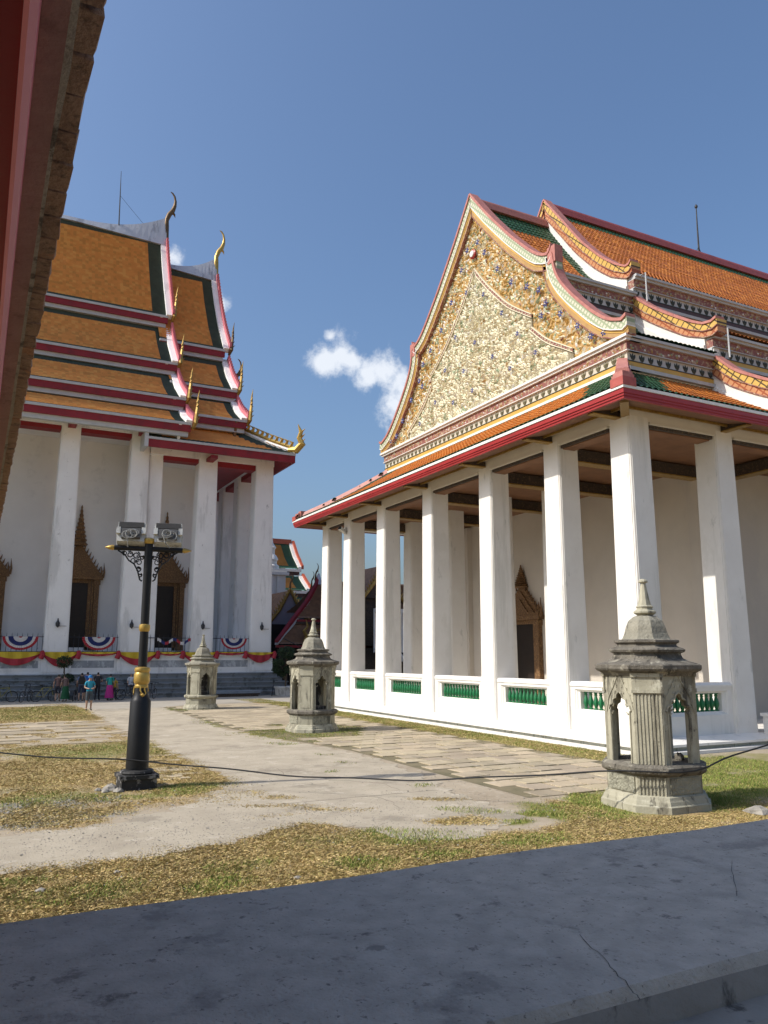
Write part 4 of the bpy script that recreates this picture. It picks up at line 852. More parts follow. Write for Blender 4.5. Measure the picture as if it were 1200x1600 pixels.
# ================================================================== LEFT TEMPLE HALL
LC = 68.0
Lr = thing('temple_hall', 'tall white temple hall with stacked orange roofs and gilded finials at the left', 'temple', (0, LC, 0))
LX0 = -34.0
b = MB(); z = 0; yf = 54.35
for k in range(5):
    b = MB(); b.box(LX0, 20.9 - k * .28, yf + k * .30, 82 - k * .3, k * .31, (k + 1) * .31 - .07); b.box(LX0, 20.98 - k * .28, yf + k * .30 - .10, 82 - k * .3, (k + 1) * .31 - .07, (k + 1) * .31); b.build('step', GREY, Lr)
b = MB(); b.box(LX0, 19.55, 55.95, 80, 1.55, 2.70); b.box(LX0, 19.65, 55.87, 80.1, 2.70, 2.85); b.box(LX0, 19.62, 55.89, 80.1, 1.55, 1.68); b.build('base_wall', WHITE_OLD, Lr)
LXc = [-18.5, -13.85, -9.2, -4.55, .1, 4.75, 9.42]
lm_main = column_mesh(1.50, 1.24, 15.95, 'column', WHITE_OLD); lm_p = column_mesh(1.62, 1.36, 14.5, 'column', WHITE_OLD); lm_s = column_mesh(1.0, .95, 14.5, 'column', WHITE_OLD)
for x in LXc: col_at(lm_main, x, 56.75, 2.85, Lr)
col_at(lm_s, 10.62, 56.95, 2.85, Lr)
for x in (14.3, 18.65): col_at(lm_p, x, 56.78, 2.85, Lr)
for y in (61.4, 65.9, 70.3, 74.8, 79.2): col_at(lm_p, 18.65, y, 2.85, Lr)
pan = MB()
for xa, xb in zip(LXc + [14.3], LXc[1:] + [14.3, 18.65]):
    b = MB(); m_ = (xa + xb) / 2; hw = (xb - xa) / 2 - 1.0
    b.box(m_ - hw - .14, m_ + hw + .14, 55.90, 55.95, 1.80, 2.58, 0); b.box(m_ - hw, m_ + hw, 55.885, 55.90, 1.95, 2.42, 1); b.build('base_panel', [WHITE_OLD, MARBLE], Lr)
for x in LXc + [14.3, 18.65]:
    b = MB(); b.box(x - .85, x + .85, 55.86, 55.95, 1.68, 2.70); b.build('pedestal', WHITE_OLD, Lr)
b = MB(); b.box(LX0, 15.3, 60, 77, 2.85, 19.5); b.build('cella_wall', WALL_L, Lr)
b = MB(); b.box(LX0, 15.3, 59.9, 60, 2.85, 3.3); b.build('wall_base', WHITE_OLD, Lr)
# friezes and red soffit beams
b = MB(); b.box(LX0, 10.1, 56.12, 57.4, 18.25, 19.5); b.build('frieze', WHITE_OLD, Lr)
b = MB(); b.box(10.1, 19.35, 56.1, 57.45, 16.95, 18.2); b.box(17.95, 19.33, 57.45, 80, 16.95, 18.2); b.build('frieze', WHITE_OLD, Lr)
for xa, xb in zip(LXc, LXc[1:]):
    b = MB(); b.box(xa + .65, xb - .65, 56.3, 57.2, 17.95, 18.25); b.build('soffit_beam', REDL, Lr)
for xa, xb in ((10.62, 14.3),):
    b = MB(); b.box(xa + .45, xb - .7, 56.3, 57.2, 16.65, 16.95); b.build('soffit_beam', REDL, Lr)
b = MB(); b.box(15.0, 17.95, 56.3, 57.3, 16.55, 16.95); b.build('soffit_beam', REDL, Lr)
for ya, yb in ((56.78, 61.4), (61.4, 65.9), (65.9, 70.3), (70.3, 74.8)):
    b = MB(); b.box(18.15, 19.15, ya + .72, yb - .72, 16.55, 16.95); b.build('soffit_beam', REDL, Lr)
b = MB(); b.box(LX0, 10.1, 57.4, 60, 18.3, 18.4); b.box(10.1, 15.3, 57.4, 60, 17.0, 17.1); b.build('portico_ceiling', WALL_L, Lr)
b = MB(); b.box(15.3, 18.0, 57.4, 80, 17.0, 17.1); b.build('porch_ceiling', REDL, Lr)
for x in (0.05, 6.15, 12.25, -6.1): door(Lr, Matrix.Translation((x, 60, 3.1)), 1.55, 4.75, 2.3, 3.0, 1.0)
b = MB()
for xa, xb in zip(LXc + [14.3], LXc[1:] + [14.3, 18.65]):
    b = MB(); n = int((xb - xa - 1.6) / .28)
    for i in range(n + 1):
        x = xa + .8 + i * (xb - xa - 1.6) / n; b.tube([(x, 56.4, 2.85), (x, 56.4, 4.0), (x, 56.4, 4.2)], [.018, .018, .004], 4)
    b.tube([(xa + .7, 56.4, 3.95), (xb - .7, 56.4, 3.95)], .022, 4); b.tube([(xa + .7, 56.4, 3.0), (xb - .7, 56.4, 3.0)], .02, 4)
    q = b.build('fence', IRONR, Lr); q['kind'] = 'stuff'
# iron lamp brackets on columns
for x in LXc[4:] + [14.3, 18.65]:
    b = MB(); b.lathe([(.02, 4.55), (.12, 4.65), (.14, 4.85), (.05, 5.0), (.03, 5.15)], (x, 55.9), 8); b.tube([(x, 55.95, 4.65), (x + .55, 55.97, 4.65)], .012, 4); b.build('column_lamp', IRONR, Lr)

M1 = [(68.0, 39.7), (66.6, 36.6), (65.2, 33.9), (63.35, 30.65)]; M2 = [(64.0, 29.85), (62.2, 27.6), (60.1, 25.45)]; M3 = [(60.7, 24.65), (58.7, 22.9), (56.55, 21.5)]; M4 = [(57.3, 20.75), (55.8, 19.75), (54.15, 18.95)]
Q1 = [(68.0, 37.3), (66.4, 34.0), (64.6, 31.0), (62.5, 28.25)]; Q2 = [(63.1, 27.45), (61.4, 25.4), (59.5, 23.75)]; Q3 = [(60.1, 22.95), (58.4, 21.5), (56.6, 20.45)]
MXE, PXE = 12.48, 17.2
def lside(sg): return lambda a, y, z: np.stack([a + 0 * y, LC + sg * (LC - y), z + 0 * a], -1)
def lz(x1, gx=1.5, gt=.0, gb=.9):
    return lambda a, t: np.where((a > x1 - gx) | (t < gt) | (t > gb), 1, 0)
# tiers
def tier(prof, x0, x1, sg, gx, gt, gb, w=.34, rh=.42):
    mb = MB(); P = [(y, z) for y, z in prof]
    # tile_slope's 'out' axis is y here (decreasing to the eave)
    tile_slope(mb, P, x0, x1, lside(sg), w, rh, .016, .030, lz(x1, gx, gt, gb), None, 2, True)
    return mb
for sg in (1, -1):
    ts = ((M1, LX0, MXE - .3, 1.25, .06, .965), (M2, LX0, MXE + .0, 1.35, .15, .95), (M3, LX0, MXE + .0, 1.3, .15, .95), (M4, LX0, MXE - .1, 1.1, .16, .94), (Q1, MXE - 1, PXE - .3, 1.0, .08, .98), (Q2, MXE - .6, PXE, 1.1, .15, .97), (Q3, MXE - .4, PXE, 1.0, .15, .97))
    for (p, x0, x1, gx, gt, gb) in ts:
        w, rh = (.25, .30) if sg < 0 else (.9, 1.0)
        tier(p, x0, x1, sg, gx, gt, gb, w, rh).build('roof_tiles', [ORB, GRB, ORB2, ORB3], Lr, kind='stuff')
        y, z = p[-1]; f = lambda q: LC + sg * (LC - q)
        a = sorted((f(y - .05), f(y + .12))); c = MB()
        c.box(x0, x1 + .05, a[0], a[1], z - .14, z + .05, 1); a2 = sorted((f(y + .02), f(y + .22))); c.box(x0, x1 + .03, a2[0], a2[1], z - .62, z - .14, 0); a3 = sorted((f(y + .16), f(y + .5))); c.box(x0, x1 - .1, a3[0], a3[1], z - .95, z - .62, 1)
        c.build('tier_fascia', [REDL, GLINE], Lr)
        if sg > 0 and p in (M4,):
            s_ = MB(); s_.add([(x0, y + .2, z - .6), (x1, y + .2, z - .6), (x1, 56.15, 19.4), (x0, 56.15, 19.4)], [(0, 1, 2, 3)]); s_.build('soffit', WHITE_OLD, Lr)
for x in LXc[3:]: b = MB(); b.box(x - .25, x + .25, 54.6, 56.2, 18.1, 18.4); b.build('eave_bracket', REDL, Lr)
# gable closing walls
def prof_poly(ps, ybase):
    pts = []
    for p in ps: pts += list(p)
    a = [(y, z - .15) for y, z in pts]; a.append((pts[-1][0] + .5, ybase)); return a + [(2 * LC - y, z) for y, z in a[::-1]]
b = MB(); b.prism(prof_poly((M1, M2, M3, M4), 17.6), 'x', MXE - .9, MXE - .7); b.build('gable_wall', WHITE_OLD, Lr)
b = MB(); b.prism(prof_poly((Q1, Q2, Q3), 18.0), 'x', PXE - .9, PXE - .7); b.build('gable_wall', CARVED, Lr)
# bargeboards with scale teeth
def barge(prof, xe, root, sg, up=.45):
    to = lambda x, y, z: (x, LC + sg * (LC - y), z)
    P = smooth_curve([(y, z) for y, z in prof], 18); c = MB(); P2 = P.copy()
    T = np.gradient(P, axis=0); T /= np.linalg.norm(T, axis=1)[:, None]; Nn = np.stack([-T[:, 1], T[:, 0]], -1); Nn *= np.where(Nn[:, 1:2] < 0, -1, 1)
    lo, hi = P - Nn * .25, P + Nn * .22; hi2 = P + Nn * up
    c.loft([[to(xe - .42, *lo[k]), to(xe + .02, *lo[k]), to(xe + .02, *hi[k]), to(xe - .42, *hi[k])] for k in range(len(P))], 0)
    c.loft([[to(xe + .02, *lo[k]), to(xe + .22, *lo[k]), to(xe + .22, *hi2[k]), to(xe + .02, *hi2[k])] for k in range(len(P))], 1)
    O = c.build('bargeboard', [WHITE_OLD, PINKT], root)
    t = MB(); n = int(np.linalg.norm(np.diff(P, axis=0), axis=1).sum() / .42)
    hp = polyline(hi2, np.linspace(0, 1, n + 1)); pn = polyline(hi2 + Nn * .30, np.linspace(0, 1, n + 1))
    for k in range(n):
        a, d = hp[k], hp[k + 1]; tip = pn[k] * .65 + pn[k + 1] * .35
        V = []
        for xx_ in (xe + .02, xe + .20): V += [to(xx_, *a), to(xx_, *d), to(xx_, *tip)]
        t.add(V, [(0, 1, 2), (5, 4, 3), (0, 3, 4, 1), (1, 4, 5, 2), (2, 5, 3, 0)])
    t.build('barge_scales', PINKT, O, kind='stuff')
    return O
def hang_hong(x, y, z, h, root, m=GOLD, k_=.72):
    """upturned finial at a tier end"""
    c = MB(); c.tube([(x - .05, y + .25, z - .25), (x + .06, y - .12, z + .05 * h), (x + .10, y - .10, z + .30 * h), (x + .18, y + .02, z + .55 * h), (x + .20, y + .03, z + .8 * h), (x + .27, y + .0, z + h)], [.16 * k_, .24 * k_, .19 * k_, .15 * k_, .09 * k_, .012], 6)
    for k in range(5): c.tube([(x + .1, y - .05, z + h * (.12 + k * .13)), (x + .36 - .04 * k, y - .12, z + h * (.22 + k * .13))], [.07, .012], 4)
    return c.build('tier_finial', m, root)
def chofa(x, y, z, s, root, m=BRONZE):
    pts = [(0, 0, -.9), (-.06, 0, 0), (-.02, 0, .8), (.0, 0, 1.5), (.22, 0, 2.15), (.55, 0, 2.65), (.72, 0, 3.2), (.76, 0, 3.7), (.66, 0, 4.2), (.45, 0, 4.5), (.25, 0, 4.62)]
    rr = [.30, .34, .28, .22, .24, .22, .17, .13, .10, .08, .03]
    c = MB(); c.tube([(x + p[0] * s, y, z + p[2] * s) for p in pts], [r * s for r in rr], 8)
    c.tube([(x + .42 * s, y, z + 2.55 * s), (x + .72 * s, y, z + 2.25 * s), (x + .82 * s, y, z + 1.95 * s)], [.18 * s, .10 * s, .01], 6)
    return c.build('ridge_finial', m, root, smooth=50)
for sg in (1, -1):
    for p in (M1, M2, M3, M4):
        barge(p, MXE, Lr, sg)
        if sg > 0: y, z = p[-1]; hang_hong(MXE + .15, y - .1, z - .1, 2.6 if p is not M1 else 2.9, Lr)
    for p in (Q1, Q2, Q3):
        barge(p, PXE, Lr, sg)
        if sg > 0: y, z = p[-1]; hang_hong(PXE + .15, y - .1, z - .1, 2.7, Lr, BRONZE if p is Q1 else GOLD)
chofa(MXE + .05, LC, 40.6, .93, Lr); chofa(PXE + .05, LC, 38.2, .88, Lr, GOLDP); 
# dark finial of the far side tier
chofa(PXE + .55, 62.0, 24.6, .62, Lr)
# ridge sheet metal sweeping up to the finials
def ridge_sheet(x0, x1, z, rise, root, lo0=.22, lo1=.72):
    b = MB(); xs = np.linspace(0, 1, 16); rings = []
    for t in xs:
        x = x0 + (x1 - x0) * t; top = z + .30 + rise * t ** 2.6; lo = lo0 + (lo1 - lo0) * t; rings.append([(x, LC - .12 - lo * .5, z + .15 - lo), (x, LC - .10, top), (x, LC + .10, top), (x, LC + .12 + lo * .5, z + .15 - lo)])
    b.loft(rings); return b.build('ridge', METAL, root)
ridge_sheet(4.5, MXE + .05, 39.8, 2.1, Lr); ridge_sheet(LX0, 4.5, 39.8, 0.0, Lr, .25, .25); ridge_sheet(MXE, PXE + .05, 37.4, 1.7, Lr)
b = MB(); b.tube([(8.4, LC - .1, 40.3), (8.35, LC - .1, 43.0), (8.3, LC - .1, 45.6)], [.06, .05, .02], 6); b.tube([(8.35, LC - .1, 43.2), (10.5, LC - .1, 41.0), (12.0, LC - .3, 39.6)], .015, 4); b.build('lightning_rod', IRONR, Lr)
# porch skirt roof
SXE, SYE = 20.45, 54.5
sk2 = [(3.2, 19.75), (1.6, 18.65), (0, 17.72)]
b = MB(); tile_slope(b, sk2, 9.6, SXE, lambda a, o, z: np.stack([a, SYE + o, z], -1), .34, .42, .035, .03, lambda a, t: np.where((a > SXE - 1.3 - 3.2 * (1 - t)) | (a < 10.6) | (t < .15) | (t > .9), 1, 0), lambda a, t: a < SXE - polyline(sk2, t)[..., 0] + .1, 2)
tile_slope(b, sk2, SYE, 2 * LC - SYE, lambda a, o, z: np.stack([SXE - o, a, z], -1), .34, .42, .035, .03, lambda a, t: np.where((t < .15) | (t > .9), 1, 0), lambda a, t: (a > SYE + polyline(sk2, t)[..., 0] - .1) & (a < 2 * LC - SYE - polyline(sk2, t)[..., 0] + .1), 2)
b.build('skirt_tiles', [ORB, GRB], Lr, kind='stuff')
b = MB(); b.box(9.5, SXE + .02, SYE - .06, SYE + .1, 17.58, 17.75, 1); b.box(9.5, SXE, SYE + .0, SYE + .2, 17.05, 17.58, 0); b.box(SXE - .1, SXE + .06, SYE + .1, 81.5, 17.58, 17.75, 1); b.box(SXE - .2, SXE + .001, SYE + .2, 81.5, 17.05, 17.58, 0); b.box(9.35, 9.6, SYE - .1, 57.2, 17.0, 18.4, 1); b.build('eave_fascia', [REDL, GLINE], Lr)
b = MB(); b.add([(9.6, SYE + .2, 17.1), (SXE - .2, SYE + .2, 17.1), (19.4, 56.1, 18.1), (9.6, 56.1, 18.1)], [(0, 1, 2, 3)]); b.add([(SXE - .2, SYE + .2, 17.1), (SXE - .2, 81, 17.1), (19.35, 81, 18.1), (19.35, 56.1, 18.1)], [(0, 1, 2, 3)]); b.build('soffit', REDL, Lr)
b = MB(); b.box(14.1, 14.6, 54.7, 56.2, 16.75, 17.0); b.build('eave_bracket', REDL, Lr)
# hip ornament with naga end
b = MB(); hp = [(SXE - o, SYE + o, z) for o, z in [tuple(q) for q in polyline(sk2, np.linspace(0, 1, 12))]]
b.tube([(x, y, z + .12) for x, y, z in hp], .16, 6, 0); b.tube([(x + .05, y - .05, z + .38) for x, y, z in hp], .14, 6, 1)
for k in range(11):
    x, y, z = hp[k]; b.tube([(x, y, z + .4), (x + .12, y - .12, z + .75), (x - .1, y + .1, z + .95)], [.16, .12, .02], 5, 1)
x, y, z = SXE, SYE, 17.72
b.tube([(x - .4, y + .4, z + .35), (x + .05, y - .05, z + .30), (x + .38, y - .38, z + .75), (x + .2, y - .2, z + 1.25), (x + .30, y - .30, z + 1.7), (x + .12, y - .12, z + 2.35)], [.2, .28, .28, .2, .16, .02], 7, 1)
for k in range(3): b.tube([(x + .25, y - .25, z + .8 + .4 * k), (x + .55, y - .55, z + 1.15 + .4 * k)], [.12, .01], 5, 1)
b.build('hip_finial', [WHITE_OLD, GOLDP], Lr)

# bunting on the ledge -------------------------------------------------------------------
FBLUE = mat('flag_blue', (.025, .035, .14), (.02, .028, .11), 4, .8, .1); FRED = mat('flag_red', (.40, .035, .045), (.33, .03, .04), 4, .8, .1); FWH = mat('flag_white', (.62, .60, .58), (.54, .52, .5), 4, .8, .1); FYEL = mat('cloth_yellow', (.60, .42, .03), (.52, .36, .03), 3, .8, .1)
def fan(x, w, label, y=55.82, zt=3.95, mx=None):
    b = MB(); rr = [(.0, .10, 2), (.10, .22, 1), (.22, .40, 1), (.40, .68, 0), (.68, .84, 1), (.84, 1.0, 2)]; n = 40
    for r0, r1, m in rr:
        for i in range(n):
            a0, a1 = math.pi + math.pi * i / n, math.pi + math.pi * (i + 1) / n; V = []
            for r, a, ii_ in ((r0, a0, i), (r1, a0, i), (r1, a1, i + 1), (r0, a1, i + 1)):
                V.append((x + w * r * math.cos(a), y - .05 * (ii_ % 2) * r - .02, zt + w * .82 * r * math.sin(a)))
            b.add(V, [(0, 1, 2, 3)], m)
    o = b.build('bunting_fan', [FBLUE, FWH, FRED]); tag(o, label, 'bunting', 'pleated flag fans on the railing'); return o
fan(2.6, 1.05, 'red white and blue pleated fan near the left edge of the railing'); fan(7.35, 1.05, 'red white and blue pleated fan right of the middle door column'); fan(16.55, .95, 'red white and blue pleated fan between the two rightmost columns')
b = MB()
for i in range(26):
    t0, t1 = i / 26, (i + 1) / 26
    def pt(t, o): return (11.2 + 2.3 * t, 56.0, 3.95 - .28 * math.sin(t * math.pi * 2) ** 2 - o)
    m = (1, 0, 2)[i // 3 % 3]; b.add([pt(t0, 0), pt(t1, 0), pt(t1, .18 + .05 * (i % 2)), pt(t0, .18 + .05 * ((i + 1) % 2))], [(0, 1, 2, 3)], m)
tag(b.build('bunting_fan', [FBLUE, FWH, FRED]), 'crumpled twisted flag fan hanging on the railing behind the lamp post', 'bunting', 'pleated flag fans on the railing')
def swag(x0, x1, drop, lab, ry=.5):
    b = MB(); n = 20
    for i in range(n):
        for (f0, f1, m) in ((0, ry, 0), (ry, 1, 1)):
            V = []
            for t, f in ((i / n, f0), (i / n, f1), ((i + 1) / n, f1), ((i + 1) / n, f0)):
                s = math.sin(math.pi * t) ** .8; V.append((x0 + (x1 - x0) * t, 55.80 - .06 * math.sin(t * 22 + f * 3) - .08 * s * f, 2.98 - .10 * f - (drop - .1) * f * s))
            b.add(V, [(0, 1, 2, 3)], m)
    for x in (x0, x1): b.tube([(x, 55.78, 3.05), (x + .05, 55.74, 2.85), (x - .06, 55.75, 2.55)], [.10, .14, .16], 6, 1)
    o = b.build('cloth_swag', [FYEL, FRED], smooth=60); tag(o, lab, 'bunting', 'yellow and red cloth swags')
for x0, x1, d, lab in ((-4.0, 0.9, .95, 'yellow and red cloth swag at the far left of the ledge'), (.9, 3.9, .85, 'yellow and red swag hanging under the leftmost flag fan'), (3.95, 6.1, .95, 'yellow and red swag across the foot of the left column'), (6.15, 8.6, .28, 'flat bundled yellow and red swag below the second flag fan'), (8.65, 11.2, .9, 'yellow and red swag behind the lamp post'), (11.25, 12.9, .25, 'thin yellow and red swag above the marble panel behind the far shrine'), (12.95, 15.3, .85, 'yellow and red swag hidden partly by the farthest shrine'), (15.35, 17.4, .22, 'flat red swag under the right flag fan'), (17.45, 19.6, .75, 'red swag round the foot of the rightmost column')):
    swag(x0, x1, d, lab, .28 if x0 > 15 else .5)

# ================================================================== STONE SHRINES
def arch_outline(w, h):
    """half outline of cusped arch opening, from sill to apex (x>=0)"""
    s = h - w * .62
    return [(w / 2, 0), (w / 2, s), (w * .56, s + .01), (w * .50, s + w * .16), (w * .36, s + w * .22), (w * .33, s + w * .36), (w * .17, s + w * .42), (w * .12, s + w * .54), (0, h)]
def shrine(x, y, rz, s, label, flutes, inside, dark, arch_w=.50):
    root = thing('stone_shrine', label, 'shrine', (x, y, 0), 'stone boundary shrines in a row'); root.rotation_euler = (0, 0, rz); root.scale = (s * .865, s * .865, s)
    # irregular octagon: wide faces toward +-x,+-y ; narrow chamfers
    def octo(r, c=.52):
        k = r * c; q = [(r, -k), (r, k), (k, r), (-k, r), (-r, k), (-r, -k), (-k, -r), (k, -r)]; return q
    def stack(prof, c=.52): return [[(px, py, z) for px, py in octo(r, c)] for r, z in prof]
    st = STONED if dark else STONE
    b = MB(); b.loft(stack([(1.10, -.05), (1.10, .12), (1.06, .14), (1.04, .20), (1.02, .23), (1.0, .28), (.95, .30)])); b.build('base', STONE, root, local=True)
    b = MB(); b.loft(stack([(.935, .28), (.935, .66)])); d = b.build('dado', STONE, root, local=True)
    for k in range(4):
        pb = MB(); pb.xf = Matrix.Rotation(k * math.pi / 2, 4, 'Z'); pb.box(-.42, .42, -.962, -.925, .33, .62); pb.build('carved_panel', STONER, d, local=True)
    b = MB(); b.loft(stack([(.94, .64), (.98, .67), (1.04, .70), (1.06, .74), (1.06, .81), (1.02, .84), (.96, .86)])); b.build('ledge', STONED if dark else st, root, local=True)
    zb, zt = .85, 2.60; r = .925; k_ = r * .52; T = .13
    # wide faces with cusped arch openings
    w, h = arch_w, 1.34
    for k in range(4):
        b = MB(); b.xf = Matrix.Rotation(k * math.pi / 2, 4, 'Z') @ Matrix.Translation((0, -r + T / 2 + .03, zb)); a = arch_outline(w, h)
        for sg in (-1, 1):
            pts = [(sg * px, pz) for px, pz in a] + [(0, zt - zb), (sg * (k_ + .01), zt - zb), (sg * (k_ + .01), 0)]
            b.prism(pts, 'y', -T / 2, T / 2)
        O = b.build('arch_wall', STONE, root, local=True)
        t = MB(); t.xf = b.xf
        for sg in (-1, 1):
            pp = [(sg * px * 1.10, -T / 2 - .012, pz + .02) for px, pz in a[1:]]; t.tube([(sg * w / 2 * 1.06, -T / 2 - .01, 0)] + pp, .022, 5)
            q = [(sg * (w * .78), h - w * .66), (sg * w * .60, h - w * .15), (sg * w * .30, h + w * .22), (0, h + w * .62)]; t.tube([(px, -T / 2 - .005, pz) for px, pz in q], [.022, .02, .018, .01], 5)
            for j in range(6): f = j / 6; px, pz = polyline(q, np.array([f + .05]))[0]; t.tube([(px, -T / 2 - .0, pz), (px + sg * .02, -T / 2 - .02, pz + .05)], [.024, .006], 4); t.tube([(px * .6, -T / 2, pz - .06), (px * .45, -T / 2 - .015, pz - .01)], [.024, .006], 4)
        t.build('arch_moulding', STONE, O, local=True)
    # corner piers
    for k in range(4):
        b = MB(); b.xf = Matrix.Rotation(k * math.pi / 2 + math.pi / 4, 4, 'Z'); hw = (r - k_) / math.sqrt(2) ; dd = (r + k_) / math.sqrt(2)
        b.box(-hw, hw, -dd, -dd + .18, zb, zt)
        if flutes:
            n = 8
            for i in range(n): xx_ = -hw * .86 + i * hw * 1.72 / (n - 1); b.box(xx_ - .014, xx_ + .014, -dd - .02, -dd, zb + .02, zt - .42); b.box(xx_ - .014, xx_ + .014, -dd - .035, -dd - .0, .30, .64)
        else: b.box(-hw * .62, hw * .62, -dd - .015, -dd, zb + .10, zt - .42)
        b.box(-hw - .03, hw + .03, -dd - .05, -dd, zt - .40, zt - .34); b.box(-hw - .015, hw + .015, -dd - .03, -dd, zt - .34, zt - .10); b.box(-hw - .04, hw + .04, -dd - .06, -dd, zt - .10, zt)
        b.build('corner_pier', STONE, root, local=True)
    b = MB(); b.loft(stack([(.925, 2.52), (.96, 2.56), (1.0, 2.59), (1.07, 2.62), (1.10, 2.66), (1.10, 2.73), (1.06, 2.75), (.86, 2.80), (.74, 2.86), (.70, 2.93), (.70, 2.96), (.78, 2.99), (.80, 3.03), (.76, 3.06), (.66, 3.09), (.62, 3.12), (.62, 3.15), (.68, 3.18), (.68, 3.22), (.60, 3.24)]))
    rf = b.build('roof', STONED if dark else STONEM, root, local=True)
    b = MB(); b.loft(stack([(.54, 3.22), (.50, 3.27), (.46, 3.36), (.42, 3.50), (.36, 3.62), (.26, 3.70), (.14, 3.74)], .50)); b.build('bell', STONEM, rf, local=True)
    b = MB(); b.loft(stack([(.14, 3.72), (.24, 3.78), (.24, 3.81), (.17, 3.86), (.17, 3.89), (.19, 3.91), (.15, 3.94), (.11, 4.08), (.06, 4.36), (.05, 4.40), (.10, 4.42), (.10, 4.45), (.05, 4.49)], .5)); b.build('spire', STONE, rf, local=True)
    return root
S1 = shrine(11.78, 11.62, R(-3), .955, 'nearest stone shrine with open fluted arches at the right, on green grass', True, False, True, .60)
S2 = shrine(11.5, 28.3, R(6), .93, 'middle stone shrine with black-stained spire standing before the white plinth', False, True, True, .62)
S3 = shrine(10.85, 42.2, R(4), .86, 'farthest and palest stone shrine in front of the left temple steps', False, True, False, .62)
# boundary stones inside the two farther shrines
DST = mat('dark_boundary_stone', (.06, .055, .05), (.03, .028, .026), 5, .8, .4, 20, ((.22, .21, .19), .1, 6, .6))
for (x, y, lab) in ((11.5, 28.3, 'dark leaf-shaped boundary stone inside the middle shrine'), (10.85, 42.2, 'dark leaf-shaped boundary stone inside the farthest shrine')):
    b = MB(); pr = [(-.22, .8), (-.26, 1.0), (-.20, 1.12), (-.30, 1.35), (-.28, 1.6), (-.14, 1.85), (0, 2.05)]
    b.prism([(x + px, z) for px, z in pr] + [(x - px, z) for px, z in pr[-2::-1]], 'y', y - .10, y + .10); b.box(x - .4, x + .4, y - .38, y + .38, .78, .92); tag(b.build('boundary_stone', DST), lab, 'stone')
for dx, dy, lab in ((-.30, -.15, 'small broken stump inside the nearest shrine, left arch'), (.42, -.25, 'small broken stump inside the nearest shrine, right arch')):
    b = MB(); rock(b, 11.78 + dx, 11.62 + dy, .82, .10, 1.4, 0, int(dx * 50)); tag(b.build('stone', STONED), lab, 'stone')

# ================================================================== LAMP POST
LP = thing('lamp_post', 'tall black lamp post with gold rings and two floodlights left of the path', 'lamp post', (3.33, 18.1, 0))
b = MB(); b.box(-.36, .36, -.36, .36, -.05, .22); b.box(-.40, .40, -.40, .40, .22, .30); b.lathe([(.34, .30), (.36, .33), (.34, .37), (.26, .39)], n=20); b.build('base', mat('chipped_black_base', (.03, .029, .028), (.018, .018, .018), 5, .7, .4, 20, [((.30, .28, .26), .10, 5, 1)]), LP, local=True)
b = MB(); b.lathe([(.24, .38), (.218, 1.80), (.19, 1.86), (.15, 1.95), (.14, 2.02), (.13, 2.2)], n=24); b.build('sleeve', IRON, LP, local=True, smooth=40)
b = MB(); b.lathe([(.10, 2.1), (.093, 3.3), (.092, 4.6), (.092, 5.3)], n=20); b.build('pole', IRON, LP, local=True, smooth=40)
b = MB(); b.lathe([(.13, 2.08), (.145, 2.10), (.145, 2.14), (.135, 2.16), (.16, 2.19), (.172, 2.24), (.172, 2.36), (.162, 2.40), (.15, 2.42), (.162, 2.44), (.17, 2.48), (.158, 2.52), (.10, 2.54)], n=24); b.build('ring', GOLDP, LP, local=True, smooth=40)
b = MB()
for a in (-.3, .3, 1.8, 3.14, 4.5):
    c, s = math.sin(a), -math.cos(a); b.tube([(c * .14, s * .14, 2.12), (c * .155, s * .155, 2.04), (c * .155 - s * .03, s * .155 + c * .03, 1.98), (c * .16, s * .16, 1.94)], [.016, .018, .016, .01], 6)
b.lathe([(.0, 1.90), (.035, 1.92), (.04, 1.95), (.0, 1.99)], (0, -.19), 8); b.build('ring_pendant', GOLDP, LP, local=True, smooth=50)
b = MB(); b.lathe([(.09, 3.30), (.115, 3.33), (.125, 3.39), (.115, 3.45), (.09, 3.47)], n=20); b.build('ring', GOLDP, LP, local=True, smooth=40)
b = MB(); b.lathe([(.10, 5.26), (.13, 5.29), (.14, 5.33), (.13, 5.37), (.06, 5.40)], n=20); b.build('cap', GOLDP, LP, local=True, smooth=40)
ax = Vector((math.cos(R(-14)), math.sin(R(-14)), .0))
b = MB(); b.tube([ax * -.74 + Vector((0, 0, 5.16)), ax * .74 + Vector((0, 0, 5.13))], .058, 10); b.build('cross_arm', IRON, LP, local=True, smooth=40)
